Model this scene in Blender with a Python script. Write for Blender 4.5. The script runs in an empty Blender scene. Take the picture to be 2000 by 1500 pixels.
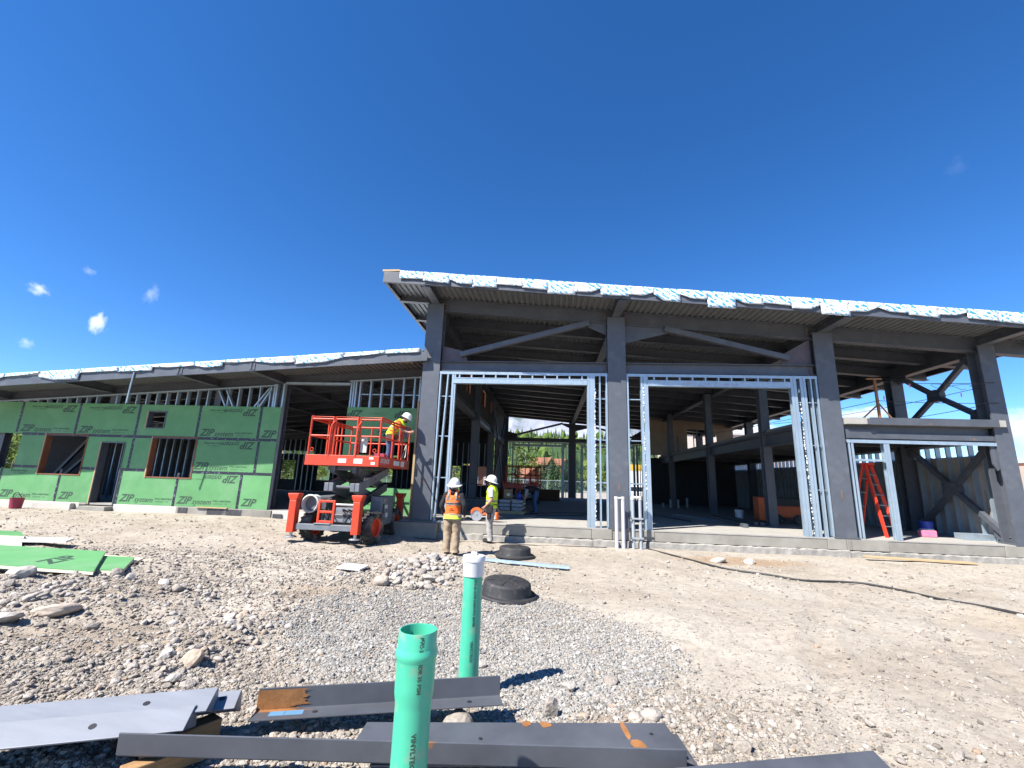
import bpy, bmesh, math, random
import numpy as np
from mathutils import Vector, Matrix, Euler, noise

random.seed(7)
rng = np.random.default_rng(7)
scene = bpy.context.scene
COL = scene.collection
rad = math.radians

# ---------------------------------------------------------------- camera, world, sun, exposure
cam_data = bpy.data.cameras.new('camera')
cam = bpy.data.objects.new('camera', cam_data)
COL.objects.link(cam)
cam_data.sensor_width = 36.0
cam_data.lens = 863.0 / 2000.0 * 36.0
cam_data.clip_start = 0.05
cam_data.clip_end = 20000
PIT, ROL, YAW = rad(12.35), rad(1.9255), rad(-4.869)
fwd = Vector((math.sin(YAW) * math.cos(PIT), math.cos(YAW) * math.cos(PIT), math.sin(PIT)))
r0 = Vector((math.cos(YAW), -math.sin(YAW), 0))
u0 = r0.cross(fwd)
rt = r0 * math.cos(ROL) + u0 * math.sin(ROL)
up = -r0 * math.sin(ROL) + u0 * math.cos(ROL)
CAMP = Vector((0, -13.896, 1.285))
cam.matrix_world = Matrix(((rt.x, up.x, -fwd.x, CAMP.x), (rt.y, up.y, -fwd.y, CAMP.y),
                           (rt.z, up.z, -fwd.z, CAMP.z), (0, 0, 0, 1)))
scene.camera = cam

SUND = Vector((2.0, 1.83, -3.1)).normalized()          # the way the sunlight travels
world = bpy.data.worlds.new('World')
scene.world = world
world.use_nodes = True
wn = world.node_tree.nodes
wl = world.node_tree.links
sky = wn.new('ShaderNodeTexSky')
sky.sky_type = 'NISHITA'
sky.sun_disc = False
sky.sun_elevation = math.asin(-SUND.z)
sky.sun_rotation = math.atan2(-SUND.x, -SUND.y)
sky.altitude = 2800
sky.air_density = 1.0
sky.dust_density = 0.3
sky.ozone_density = 4.0
hs = wn.new('ShaderNodeHueSaturation')
hs.inputs['Saturation'].default_value = 1.25
hs.inputs['Hue'].default_value = 0.505
wl.new(sky.outputs[0], hs.inputs['Color'])
wl.new(hs.outputs[0], wn['Background'].inputs['Color'])
wn['Background'].inputs['Strength'].default_value = 0.102

sun_data = bpy.data.lights.new('sun', 'SUN')
sun_data.energy = 5.0
sun_data.angle = rad(0.53)
sun_data.color = (1.0, 0.955, 0.88)
sun = bpy.data.objects.new('sun', sun_data)
COL.objects.link(sun)
sun.rotation_euler = SUND.to_track_quat('-Z', 'Y').to_euler()
sun.location = (-20, -20, 40)

vs = scene.view_settings
vs.view_transform = 'Standard'
vs.look = 'None'
vs.exposure = 1.25
vs.gamma = 1.0
vs.use_curve_mapping = False
cy = scene.cycles
cy.max_bounces = 8
cy.diffuse_bounces = 2
cy.glossy_bounces = 3
cy.transmission_bounces = 4
cy.transparent_max_bounces = 8
cy.volume_bounces = 2
cy.sample_clamp_indirect = 5.0
cy.use_adaptive_sampling = True
cy.adaptive_threshold = 0.015
cy.use_denoising = True

# ---------------------------------------------------------------- materials
def new_mat(name):
    m = bpy.data.materials.new(name)
    m.use_nodes = True
    nt = m.node_tree
    return m, nt.nodes, nt.links, nt.nodes['Principled BSDF']

KA = .80                                              # darkens every plain colour evenly to cut bounced light; the exposure offsets it
def mat(name, col, rough=0.6, metal=0.0, var=0.12, scale=6.0, bump=0.0, bscale=40.0, spots=None, rand=0.0, spec=0.5, stretch=None):
    """plain painted / metal / stone surface: colour broken by two octaves of noise, optional rust or dust spots, bump"""
    col = tuple(c * KA for c in col)
    if spots: spots = (tuple(c * KA for c in spots[0]), *spots[1:])
    m, n, l, b = new_mat(name)
    b.inputs['Roughness'].default_value = rough
    b.inputs['Metallic'].default_value = metal
    b.inputs['Specular IOR Level'].default_value = spec
    tc = n.new('ShaderNodeTexCoord')
    src = tc.outputs['Object']
    if stretch:
        mp = n.new('ShaderNodeMapping')
        mp.inputs['Scale'].default_value = stretch
        l.new(src, mp.inputs['Vector'])
        src = mp.outputs[0]
    nz = n.new('ShaderNodeTexNoise')
    nz.inputs['Scale'].default_value = scale
    nz.inputs['Detail'].default_value = 7
    nz.inputs['Roughness'].default_value = 0.65
    l.new(src, nz.inputs['Vector'])
    rp = n.new('ShaderNodeValToRGB')
    a = 1 - var
    c = 1 + var
    rp.color_ramp.elements[0].position = 0.3
    rp.color_ramp.elements[1].position = 0.7
    rp.color_ramp.elements[0].color = (col[0] * a, col[1] * a, col[2] * a, 1)
    rp.color_ramp.elements[1].color = (min(1, col[0] * c), min(1, col[1] * c), min(1, col[2] * c), 1)
    l.new(nz.outputs['Fac'], rp.inputs['Fac'])
    out = rp.outputs[0]
    if rand:
        oi = n.new('ShaderNodeObjectInfo')
        h = n.new('ShaderNodeHueSaturation')
        mr = n.new('ShaderNodeMapRange')
        mr.inputs['To Min'].default_value = 1 - rand
        mr.inputs['To Max'].default_value = 1 + rand
        l.new(oi.outputs['Random'], mr.inputs['Value'])
        l.new(mr.outputs[0], h.inputs['Value'])
        l.new(out, h.inputs['Color'])
        out = h.outputs[0]
    if spots:
        sc, sscale, lo, hi = spots
        s = n.new('ShaderNodeTexNoise')
        s.inputs['Scale'].default_value = sscale
        s.inputs['Detail'].default_value = 6
        l.new(src, s.inputs['Vector'])
        r2 = n.new('ShaderNodeMapRange')
        r2.inputs['From Min'].default_value = lo
        r2.inputs['From Max'].default_value = hi
        l.new(s.outputs['Fac'], r2.inputs['Value'])
        mx = n.new('ShaderNodeMix')
        mx.data_type = 'RGBA'
        l.new(r2.outputs[0], mx.inputs['Factor'])
        l.new(out, mx.inputs['A'])
        mx.inputs['B'].default_value = (*sc, 1)
        out = mx.outputs['Result']
    l.new(out, b.inputs['Base Color'])
    if bump:
        bn = n.new('ShaderNodeTexNoise')
        bn.inputs['Scale'].default_value = bscale
        bn.inputs['Detail'].default_value = 5
        l.new(src, bn.inputs['Vector'])
        bp = n.new('ShaderNodeBump')
        bp.inputs['Strength'].default_value = bump
        bp.inputs['Distance'].default_value = 0.02
        l.new(bn.outputs['Fac'], bp.inputs['Height'])
        l.new(bp.outputs[0], b.inputs['Normal'])
    return m

M = {}
M['steel'] = mat('primed_steel', (.098, .108, .130), .45, 0, .16, 2.5, .05, 60, spots=((.15, .155, .165), 3.0, .56, .8))
M['steel_near'] = mat('primed_steel_near', (.088, .095, .112), .40, 0, .24, 2.0, .04, 120, spots=((.30, .13, .035), 2.6, .66, .70))
M['steel_rust'] = mat('rusted_steel', (.30, .13, .04), .7, 0, .35, 9, .15, 80)
M['steel_pale'] = mat('pale_primed_steel', (.25, .265, .30), .5, 0, .12, 2.0, .04, 120, stretch=(.6, 4, 4), spots=((.21, .225, .26), 3, .55, .8))
M['primer'] = mat('purple_primer', (.12, .10, .12), .6, 0, .2, 4)
M['galv'] = mat('galvanised_steel', (.45, .55, .63), .40, .5, .14, 14, .03, 60, spots=((.36, .44, .51), 7, .5, .75))
M['deck'] = mat('galvanised_deck', (.21, .225, .235), .5, .3, .15, 4)
M['concrete'] = mat('concrete', (.40, .38, .345), .9, 0, .14, 3.0, .12, 50, spots=((.34, .32, .29), 1.5, .52, .75))
M['stem'] = mat('stem_concrete', (.27, .255, .22), .85, 0, .16, 2.2, .1, 60, spots=((.36, .34, .30), 1.2, .5, .7), rand=.12)
M['footing'] = mat('rough_footing', (.36, .34, .305), .95, 0, .25, 5, .6, 25, spots=((.27, .26, .24), 3, .5, .65))
M['chalk'] = mat('pale_foundation', (.56, .53, .48), .9, 0, .1, 3, .1, 40)
M['damp'] = mat('black_damp_proofing', (.055, .055, .06), .5, 0, .4, 6, .2, 30, spots=((.25, .24, .22), 5, .55, .75))
M['zip'] = mat('green_sheathing', (.125, .345, .13), .55, 0, .10, 2.2, .03, 200, spots=((.19, .38, .19), 1.1, .5, .85), rand=.11)
M['zip_print'] = mat('black_print', (.04, .085, .05), .6, 0, .2, 20)
M['tape'] = mat('black_tape', (.02, .022, .035), .45, 0, .3, 30, spots=((.16, .17, .22), 14, .58, .64))
M['old_wood'] = mat('weathered_wood', (.34, .20, .09), .85, 0, .3, 5, .2, 60, stretch=(1, 8, 8))
M['osb'] = mat('brown_wood', (.25, .095, .045), .8, 0, .25, 20, .2, 60)
M['lumber'] = mat('pale_lumber', (.50, .36, .20), .75, 0, .18, 6, .1, 60, stretch=(1, 8, 8))
M['foam'] = mat('cream_foam', (.78, .72, .56), .9, 0, .06, 10)
M['white'] = mat('white_plastic', (.80, .80, .78), .4, 0, .05, 8, spots=((.6, .57, .5), 5, .6, .8))
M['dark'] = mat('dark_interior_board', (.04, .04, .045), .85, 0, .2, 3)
M['gypsum'] = mat('grey_sheathing', (.34, .31, .28), .85, 0, .12, 2.5, rand=.1)
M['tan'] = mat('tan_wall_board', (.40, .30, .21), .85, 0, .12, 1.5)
M['red'] = mat('orange_red_paint', (.68, .062, .022), .42, 0, .1, 5, .02, 60, spots=((.42, .055, .03), 8, .6, .8))
M['machine'] = mat('dark_machine_grey', (.07, .08, .095), .45, 0, .2, 6, .03, 60, spots=((.22, .20, .18), 5, .58, .8))
M['machine_lt'] = mat('grey_machine_paint', (.17, .19, .215), .45, 0, .15, 6, spots=((.28, .26, .24), 5, .56, .8))
M['rubber'] = mat('dusty_rubber', (.045, .043, .042), .9, 0, .3, 10, .2, 40, spots=((.26, .23, .19), 4, .47, .7))
M['black'] = mat('black_plastic', (.022, .022, .024), .55, 0, .25, 8, .05, 40)
M['riser'] = mat('dusty_black_plastic', (.028, .028, .03), .7, 0, .35, 8, .1, 60, spots=((.11, .10, .095), 11, .55, .8))
M['pipe'] = mat('green_pvc', (.07, .50, .315), .40, 0, .07, 5, spots=((.30, .38, .27), 9, .54, .74))
M['pvc_white'] = mat('white_pvc', (.76, .77, .78), .35, 0, .04, 6, spots=((.6, .58, .53), 7, .6, .8))
M['pvc_lilac'] = mat('pale_pvc', (.60, .58, .64), .4, 0, .05, 6)
M['pvc_grey'] = mat('grey_pvc', (.36, .39, .42), .4, 0, .08, 6)
M['tapew'] = mat('masking_tape', (.62, .60, .56), .8, 0, .1, 20)
M['cord'] = mat('black_cord', (.03, .03, .032), .6, 0, .2, 30)
M['skin'] = mat('skin', (.48, .27, .19), .55, 0, .08, 20)
M['hat'] = mat('white_hard_hat', (.80, .80, .78), .3, 0, .04, 9)
M['hi_orange'] = mat('orange_vest_cloth', (.95, .16, .015), .75, 0, .15, 9, .3, 14)
M['hi_yellow'] = mat('yellow_vest_cloth', (.62, .86, .02), .75, 0, .12, 9, .3, 14)
M['hi_lime'] = mat('lime_shirt_cloth', (.55, .80, .06), .8, 0, .12, 9, .3, 14)
M['reflect'] = mat('silver_tape', (.24, .235, .23), .6, 0, .1, 30)
M['blackcloth'] = mat('black_cloth', (.016, .015, .02), .9, 0, .3, 9, .3, 14)
M['khaki'] = mat('khaki_cloth', (.36, .27, .18), .9, 0, .16, 7, .5, 12)
M['greycloth'] = mat('grey_cloth', (.38, .36, .34), .9, 0, .16, 7, .5, 12)
M['whitecloth'] = mat('white_cloth', (.72, .72, .72), .85, 0, .08, 9, .4, 14)
M['denim'] = mat('blue_denim', (.07, .12, .24), .9, 0, .2, 9, .4, 14)
M['hair'] = mat('dark_hair', (.025, .017, .012), .8, 0, .3, 30)
M['leather'] = mat('brown_leather', (.12, .055, .03), .6, 0, .25, 12)
M['blue'] = mat('blue_plastic', (.02, .06, .42), .4, 0, .1, 8)
M['pink'] = mat('pink_foam', (.80, .22, .36), .8, 0, .1, 8)
M['maroon'] = mat('maroon_plastic', (.33, .03, .07), .6, 0, .15, 8)
M['card'] = mat('brown_cardboard', (.34, .23, .12), .85, 0, .12, 8)
M['wrap'] = mat('grey_plastic_wrap', (.30, .33, .36), .3, 0, .2, 8, .5, 14)
M['orange'] = mat('orange_paint', (.75, .13, .02), .5, 0, .15, 5)
M['ladder'] = mat('orange_fibreglass', (.85, .055, .02), .45, 0, .06, 8)
M['alu'] = mat('aluminium', (.55, .56, .58), .4, .8, .1, 10)
M['yellow'] = mat('yellow_paint', (.80, .50, .02), .5, 0, .06, 5)
M['roof_red'] = mat('rust_roof', (.25, .10, .055), .8, 0, .15, 4)
M['roof_white'] = mat('pale_roof', (.48, .48, .48), .7, 0, .1, 2)
M['house'] = mat('brown_timber', (.17, .08, .05), .85, 0, .2, 4)
M['glass'] = mat('dark_glass', (.03, .04, .05), .08, 0, .05, 4)
M['plaster'] = mat('pink_plaster', (.62, .50, .44), .9, 0, .06, 3)
M['bark'] = mat('bark', (.11, .08, .06), .95, 0, .3, 10, .4, 30)
M['aspen_bark'] = mat('pale_bark', (.40, .37, .31), .9, 0, .25, 14)

def leaf_mat(name, c1, c2):
    m, n, l, b = new_mat(name)
    b.inputs['Roughness'].default_value = .75
    b.inputs['Specular IOR Level'].default_value = .2
    tc = n.new('ShaderNodeTexCoord')
    nz = n.new('ShaderNodeTexNoise')
    nz.inputs['Scale'].default_value = 1.6
    nz.inputs['Detail'].default_value = 6
    l.new(tc.outputs['Object'], nz.inputs['Vector'])
    oi = n.new('ShaderNodeObjectInfo')
    ad = n.new('ShaderNodeMath')
    ad.operation = 'MULTIPLY_ADD'
    ad.inputs[1].default_value = .5
    l.new(oi.outputs['Random'], ad.inputs[0])
    mm = n.new('ShaderNodeMath')
    mm.operation = 'SUBTRACT'
    mm.inputs[1].default_value = .25
    l.new(nz.outputs['Fac'], mm.inputs[0])
    l.new(mm.outputs[0], ad.inputs[2])
    rp = n.new('ShaderNodeValToRGB')
    rp.color_ramp.elements[0].position = .25
    rp.color_ramp.elements[1].position = .75
    rp.color_ramp.elements[0].color = (*c1, 1)
    rp.color_ramp.elements[1].color = (*c2, 1)
    l.new(ad.outputs[0], rp.inputs[0])
    l.new(rp.outputs[0], b.inputs['Base Color'])
    return m
M['conifer'] = leaf_mat('conifer_needles', (.022, .055, .026), (.06, .105, .045))
M['aspen'] = leaf_mat('broad_leaves', (.06, .105, .022), (.20, .25, .045))
M['bush'] = leaf_mat('hillside_leaves', (.035, .07, .022), (.09, .14, .035))
M['forest'] = leaf_mat('forest_needles', (.018, .042, .020), (.07, .105, .032))

def membrane_mat():
    """white roof membrane printed with rows of slanted blue marks, no readable words"""
    m, n, l, b = new_mat('printed_white_membrane')
    b.inputs['Roughness'].default_value = .45
    tc = n.new('ShaderNodeTexCoord')
    geo = n.new('ShaderNodeNewGeometry')
    def wave(scale, rot, dist):
        mp = n.new('ShaderNodeMapping')
        mp.inputs['Rotation'].default_value = (0, rad(rot), 0)
        mp.inputs['Scale'].default_value = scale
        l.new(tc.outputs['Object'], mp.inputs[0])
        w = n.new('ShaderNodeTexBrick')
        w.offset = .5
        w.inputs['Scale'].default_value = 1.0
        w.inputs['Mortar Size'].default_value = .022
        w.inputs['Brick Width'].default_value = .50
        w.inputs['Row Height'].default_value = .12
        sx = n.new('ShaderNodeSeparateXYZ')
        cx = n.new('ShaderNodeCombineXYZ')
        l.new(mp.outputs[0], sx.inputs[0])
        l.new(sx.outputs['X'], cx.inputs['X'])
        l.new(sx.outputs['Z'], cx.inputs['Y'])
        l.new(cx.outputs[0], w.inputs['Vector'])
        return w.outputs['Fac'], cx.outputs[0]
    f, vec = wave((1, 1, 1), -35, 0)
    nz = n.new('ShaderNodeTexNoise')
    nz.inputs['Scale'].default_value = 12
    nz.inputs['Detail'].default_value = 1
    mp2 = n.new('ShaderNodeMapping')
    mp2.inputs['Scale'].default_value = (.55, 1.6, 1)
    l.new(vec, mp2.inputs[0])
    l.new(mp2.outputs[0], nz.inputs['Vector'])
    gt = n.new('ShaderNodeMath')
    gt.operation = 'GREATER_THAN'
    gt.inputs[1].default_value = .51
    l.new(nz.outputs['Fac'], gt.inputs[0])
    big = n.new('ShaderNodeTexNoise')
    big.inputs['Scale'].default_value = 2.6
    l.new(tc.outputs['Object'], big.inputs['Vector'])
    gb = n.new('ShaderNodeMath')
    gb.operation = 'GREATER_THAN'
    gb.inputs[1].default_value = .42
    l.new(big.outputs['Fac'], gb.inputs[0])
    inv = n.new('ShaderNodeMath')
    inv.operation = 'SUBTRACT'
    inv.inputs[0].default_value = 1
    l.new(f, inv.inputs[1])
    mu = n.new('ShaderNodeMath')
    mu.operation = 'MULTIPLY'
    l.new(gt.outputs[0], mu.inputs[0])
    l.new(inv.outputs[0], mu.inputs[1])
    mu2 = n.new('ShaderNodeMath')
    mu2.operation = 'MULTIPLY'
    l.new(mu.outputs[0], mu2.inputs[0])
    l.new(gb.outputs[0], mu2.inputs[1])
    mx = n.new('ShaderNodeMix')
    mx.data_type = 'RGBA'
    mx.inputs['A'].default_value = (.56, .58, .60, 1)
    mx.inputs['B'].default_value = (.035, .25, .42, 1)
    l.new(mu2.outputs[0], mx.inputs['Factor'])
    l.new(mx.outputs['Result'], b.inputs['Base Color'])
    bn = n.new('ShaderNodeTexNoise')
    bn.inputs['Scale'].default_value = 9
    bn.inputs['Detail'].default_value = 4
    l.new(tc.outputs['Object'], bn.inputs['Vector'])
    bp = n.new('ShaderNodeBump')
    bp.inputs['Strength'].default_value = .3
    bp.inputs['Distance'].default_value = .05
    l.new(bn.outputs['Fac'], bp.inputs['Height'])
    l.new(bp.outputs[0], b.inputs['Normal'])
    return m
M['membrane'] = membrane_mat()

# ---------------------------------------------------------------- mesh helpers
class MB:
    def __init__(s):
        s.v, s.f, s.m = [], [], []
    def add(s, vs, fs, mi=0):
        o = len(s.v)
        s.v += [tuple(v) for v in vs]
        s.f += [tuple(i + o for i in f) for f in fs]
        s.m += [mi] * len(fs)
        return s
    def bb(s, x0, x1, y0, y1, z0, z1, mi=0):
        v = [(x0, y0, z0), (x1, y0, z0), (x1, y1, z0), (x0, y1, z0), (x0, y0, z1), (x1, y0, z1), (x1, y1, z1), (x0, y1, z1)]
        return s.add(v, [(3, 2, 1, 0), (4, 5, 6, 7), (0, 1, 5, 4), (1, 2, 6, 5), (2, 3, 7, 6), (3, 0, 4, 7)], mi)
    def obox(s, c, size, rot=None, mi=0):
        R = rot if rot is not None else Matrix.Identity(3)
        c = Vector(c)
        h = [Vector((a * size[0] / 2, b * size[1] / 2, d * size[2] / 2)) for d in (-1, 1) for a, b in ((-1, -1), (1, -1), (1, 1), (-1, 1))]
        return s.add([c + R @ p for p in h], [(3, 2, 1, 0), (4, 5, 6, 7), (0, 1, 5, 4), (1, 2, 6, 5), (2, 3, 7, 6), (3, 0, 4, 7)], mi)
    def prof(s, p0, p1, poly, up=(0, 0, 1), mi=0, poly1=None):
        """sweep a 2-D outline (side, up) from p0 to p1"""
        p0, p1 = Vector(p0), Vector(p1)
        d = (p1 - p0).normalized()
        u = Vector(up)
        sd = d.cross(u).normalized()
        u = sd.cross(d).normalized()
        n = len(poly)
        q = poly1 or poly
        a = [p0 + sd * x + u * y for x, y in poly]
        b = [p1 + sd * x + u * y for x, y in q]
        return s.add(a + b, [(i, (i + 1) % n, n + (i + 1) % n, n + i) for i in range(n)] + [tuple(range(n))[::-1], tuple(range(n, 2 * n))], mi)
    def tube(s, pts, r, n=8, mi=0, caps=True):
        pts = [Vector(p) for p in pts]
        rs = r if isinstance(r, (list, tuple)) else [r] * len(pts)
        vs, fs = [], []
        prev = None
        for i, p in enumerate(pts):
            d = (pts[min(i + 1, len(pts) - 1)] - pts[max(i - 1, 0)]).normalized()
            if prev is None:
                a = d.orthogonal().normalized()
            else:
                a = (prev - d * prev.dot(d)).normalized()
            prev = a
            b = d.cross(a)
            vs += [p + (a * math.cos(2 * math.pi * k / n) + b * math.sin(2 * math.pi * k / n)) * rs[i] for k in range(n)]
        for i in range(len(pts) - 1):
            for k in range(n):
                fs.append((i * n + k, i * n + (k + 1) % n, (i + 1) * n + (k + 1) % n, (i + 1) * n + k))
        if caps:
            fs.append(tuple(range(n))[::-1])
            fs.append(tuple(range((len(pts) - 1) * n, len(pts) * n)))
        return s.add(vs, fs, mi)
    def lathe(s, pr, n=24, o=(0, 0, 0), R=None, mi=0, closed=False):
        R = R if R is not None else Matrix.Identity(3)
        o = Vector(o)
        vs = [o + R @ Vector((r * math.cos(2 * math.pi * k / n), r * math.sin(2 * math.pi * k / n), z)) for r, z in pr for k in range(n)]
        fs = []
        m = len(pr)
        for i in range(m if closed else m - 1):
            j = (i + 1) % m
            for k in range(n):
                fs.append((i * n + k, i * n + (k + 1) % n, j * n + (k + 1) % n, j * n + k))
        return s.add(vs, fs, mi)
    def ball(s, c, r, n=12, m=8, mi=0, z0=-1.0):
        rx = r if isinstance(r, (list, tuple)) else (r, r, r)
        pr = []
        vs, fs = [], []
        for i in range(m + 1):
            t = math.pi * i / m
            for k in range(n):
                a = 2 * math.pi * k / n
                z = max(math.cos(t), z0)
                vs.append((c[0] + rx[0] * math.sin(t) * math.cos(a), c[1] + rx[1] * math.sin(t) * math.sin(a), c[2] + rx[2] * z))
        for i in range(m):
            for k in range(n):
                fs.append((i * n + k, (i + 1) * n + k, (i + 1) * n + (k + 1) % n, i * n + (k + 1) % n))
        return s.add(vs, fs, mi)
    def mesh(s, name, mats, smooth=False):
        me = bpy.data.meshes.new(name)
        me.from_pydata(s.v, [], s.f)
        for m in (mats if isinstance(mats, (list, tuple)) else [mats]):
            me.materials.append(m)
        if any(s.m):
            me.polygons.foreach_set('material_index', s.m)
        if smooth:
            me.polygons.foreach_set('use_smooth', [True] * len(me.polygons))
        me.update()
        return me
    def build(s, name, mats, parent=None, smooth=False, loc=None, bevel=0, auto=None):
        o = bpy.data.objects.new(name, s.mesh(name, mats, smooth or auto is not None))
        COL.objects.link(o)
        if parent:
            o.parent = parent
        if loc:
            o.location = loc
        if bevel:
            b = o.modifiers.new('bevel', 'BEVEL')
            b.width = bevel
            b.segments = 2
            b.limit_method = 'ANGLE'
            b.angle_limit = rad(40)
        if auto is not None:
            o.data.set_sharp_from_angle(angle=rad(auto))
        return o

def link(name, me, parent=None, loc=(0, 0, 0), rot=None, scale=None):
    o = bpy.data.objects.new(name, me)
    COL.objects.link(o)
    if parent:
        o.parent = parent
    o.location = loc
    if rot is not None:
        o.rotation_euler = rot
    if scale is not None:
        o.scale = scale
    return o

def tag(o, label=None, cat=None, group=None, kind=None):
    if label: o['label'] = label
    if cat: o['category'] = cat
    if group: o['group'] = group
    if kind: o['kind'] = kind
    return o

def empty(name, loc=(0, 0, 0), rz=0.0, label=None, cat=None, group=None, parent=None):
    o = bpy.data.objects.new(name, None)
    COL.objects.link(o)
    o.location = loc
    o.rotation_euler = (0, 0, rz)
    o.empty_display_size = .2
    if parent: o.parent = parent
    return tag(o, label, cat, group)

def copy_tree(o, parent=None):
    c = o.copy()
    COL.objects.link(c)
    c.parent = parent
    for ch in list(o.children):
        copy_tree(ch, c)
    return c

def ipoly(w, d, tf, tw, top=0.0):
    """I section, its top edge at height `top`"""
    h = w / 2
    t = tw / 2
    b = top - d
    return [(-h, b), (h, b), (h, b + tf), (t, b + tf), (t, top - tf), (h, top - tf), (h, top), (-h, top), (-h, top - tf), (-t, top - tf), (-t, b + tf), (-h, b + tf)]

def cpoly(w, d, t, flip=1, top=0.0):
    """channel section with its web at side 0 and its flanges running to side w"""
    b = top - d
    p = [(0, b), (w, b), (w, b + t), (t, b + t), (t, top - t), (w, top - t), (w, top), (0, top)]
    return [(x * flip, y) for x, y in p] if flip > 0 else [(-x, y) for x, y in p][::-1]

def text_mb(txt, h, shear=0.0, bold=0.0, align='LEFT', font=None, sx=1.0):
    """flat lettering in the XZ plane as (verts, faces), cap height about h*0.7"""
    cu = bpy.data.curves.new('txt', 'FONT')
    cu.body = txt
    cu.size = h
    cu.shear = shear
    cu.offset = bold
    cu.align_x = align
    cu.resolution_u = 2
    ob = bpy.data.objects.new('txt', cu)
    COL.objects.link(ob)
    dg = bpy.context.evaluated_depsgraph_get()
    dg.update()
    me = bpy.data.meshes.new_from_object(ob.evaluated_get(dg))
    vs = [(v.co.x * sx, 0.0, v.co.y) for v in me.vertices]
    fs = [tuple(p.vertices) for p in me.polygons]
    bpy.data.objects.remove(ob)
    bpy.data.meshes.remove(me)
    bpy.data.curves.remove(cu)
    return vs, fs

def sm(a, b, x):
    t = np.clip((x - a) / (b - a), 0, 1)
    return t * t * (3 - 2 * t)
# ---------------------------------------------------------------- ground
def vnoise(x, y, seed):
    """smooth lattice noise in numpy, about -1..1"""
    xi = np.floor(x).astype(np.int64)
    yi = np.floor(y).astype(np.int64)
    fx = x - xi
    fy = y - yi
    fx = fx * fx * (3 - 2 * fx)
    fy = fy * fy * (3 - 2 * fy)
    def h(a, b):
        n = (a * 374761393 + b * 668265263 + seed * 974634777) & 0x7fffffff
        n = ((n ^ (n >> 13)) * 1274126177) & 0x7fffffff
        return ((n ^ (n >> 16)) & 0xffff) / 32767.5 - 1
    a, b, c, d = h(xi, yi), h(xi + 1, yi), h(xi, yi + 1), h(xi + 1, yi + 1)
    return (a * (1 - fx) + b * fx) * (1 - fy) + (c * (1 - fx) + d * fx) * fy

def fbm(x, y, seed, o=4):
    s = 0
    a = 1.0
    for i in range(o):
        s = s + a * vnoise(x * 2 ** i, y * 2 ** i, seed + i)
        a *= .5
    return s

def gz(x, y):
    x = np.asarray(x, float)
    y = np.asarray(y, float)
    z = -0.5 + .20 * sm(-5.5, -10.5, x) * sm(-5, .5, y) + .05 * sm(-3.2, -5.5, x) * sm(-4, -1, y)
    z = z + .05 * sm(-8.5, -10.5, y)
    near = (1 - sm(18, 60, np.hypot(x, y + 6)))
    r = .35 + .65 * sm(3.5, -2.0, x) + .9 * sm(-2.0, -3.8, x) * sm(-3.2, -6, y)                      # smoother drive on the right
    inside = sm(-.9, -.1, y - 1.45 * (x < -4.4))
    n = .045 * fbm(x * .55, y * .55, 3) + .022 * fbm(x * 2.3, y * 2.3, 9) * r + .010 * fbm(x * 8, y * 8, 21, 3) * r
    n = n + .10 * np.exp(-(((x + 6.9) / 1.9) ** 2 + ((y + 7.6) / .9) ** 2)) + .17 * np.exp(-(((x + 2.35) / .8) ** 2 + ((y + 4.8) / 1.3) ** 2))
    for off, ph in ((0, 0), (1.65, 1)):                    # tyre ruts curving over the drive
        cxx = 1.9 + off + .05 * (y + 13) ** 2
        dd = np.abs(x - cxx)
        on = sm(-13.8, -12, y) * sm(-.8, -2.5, y)
        rut = np.exp(-(dd / .2) ** 4) * on
        n = n - rut * (.022 + .007 * np.sin((y + dd * .8) * 40 + ph)) + .012 * np.exp(-((dd - .27) / .08) ** 2) * on
    for off in (-.83, .83):                                # fresh tracks in front of the lift
        dd = np.abs(x + 5.6 - off - .06 * (y + 2) ** 2)
        n = n - .02 * np.exp(-(dd / .17) ** 4) * sm(-8, -6.5, y) * sm(-1.5, -2.5, y) * (1 + .35 * np.sin(y * 42))
    n = n + .07 * np.exp(-(((x + 3.6) / .4) ** 2 + ((y + 9.0) / .9) ** 2)) - .03 * np.exp(-(((x + .8) / 2.2) ** 2 + ((y + 7.9) / 1.3) ** 2))
    z = z + n * near * (1 - .6 * inside)
    far = sm(60, 130, y)
    return z * (1 - far) + far * (-.3)

def gzf(x, y):
    return float(gz(np.array([x]), np.array([y]))[0])

xs = np.concatenate([[-3000, -1200, -500, -250, -120, -70, -45, -32], np.arange(-24, -11, .25), np.arange(-11, 11, .055), np.arange(11, 22, .25), [30, 45, 70, 120, 250, 500, 1200, 3000]])
ys = np.concatenate([[-900, -300, -120, -60, -35, -22, -17], np.arange(-14.2, -4, .055), np.arange(-4, 2, .09), np.arange(2, 30, 1.0), [35, 45, 60, 75, 95, 130, 250, 500, 1200, 3000, 9000]])
X, Y = np.meshgrid(xs, ys)
Z = gz(X, Y)
nx, ny = len(xs), len(ys)
co = np.stack([X, Y, Z], -1).reshape(-1, 3)
idx = np.arange(nx * ny).reshape(ny, nx)
quads = np.stack([idx[:-1, :-1], idx[:-1, 1:], idx[1:, 1:], idx[1:, :-1]], -1).reshape(-1, 4)
me = bpy.data.meshes.new('ground')
me.vertices.add(len(co))
me.vertices.foreach_set('co', co.ravel())
me.loops.add(quads.size)
me.loops.foreach_set('vertex_index', quads.ravel())
me.polygons.add(len(quads))
me.polygons.foreach_set('loop_start', np.arange(0, quads.size, 4))
me.polygons.foreach_set('loop_total', np.full(len(quads), 4))
me.polygons.foreach_set('use_smooth', np.ones(len(quads), bool))
me.update()
me.validate()

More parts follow.
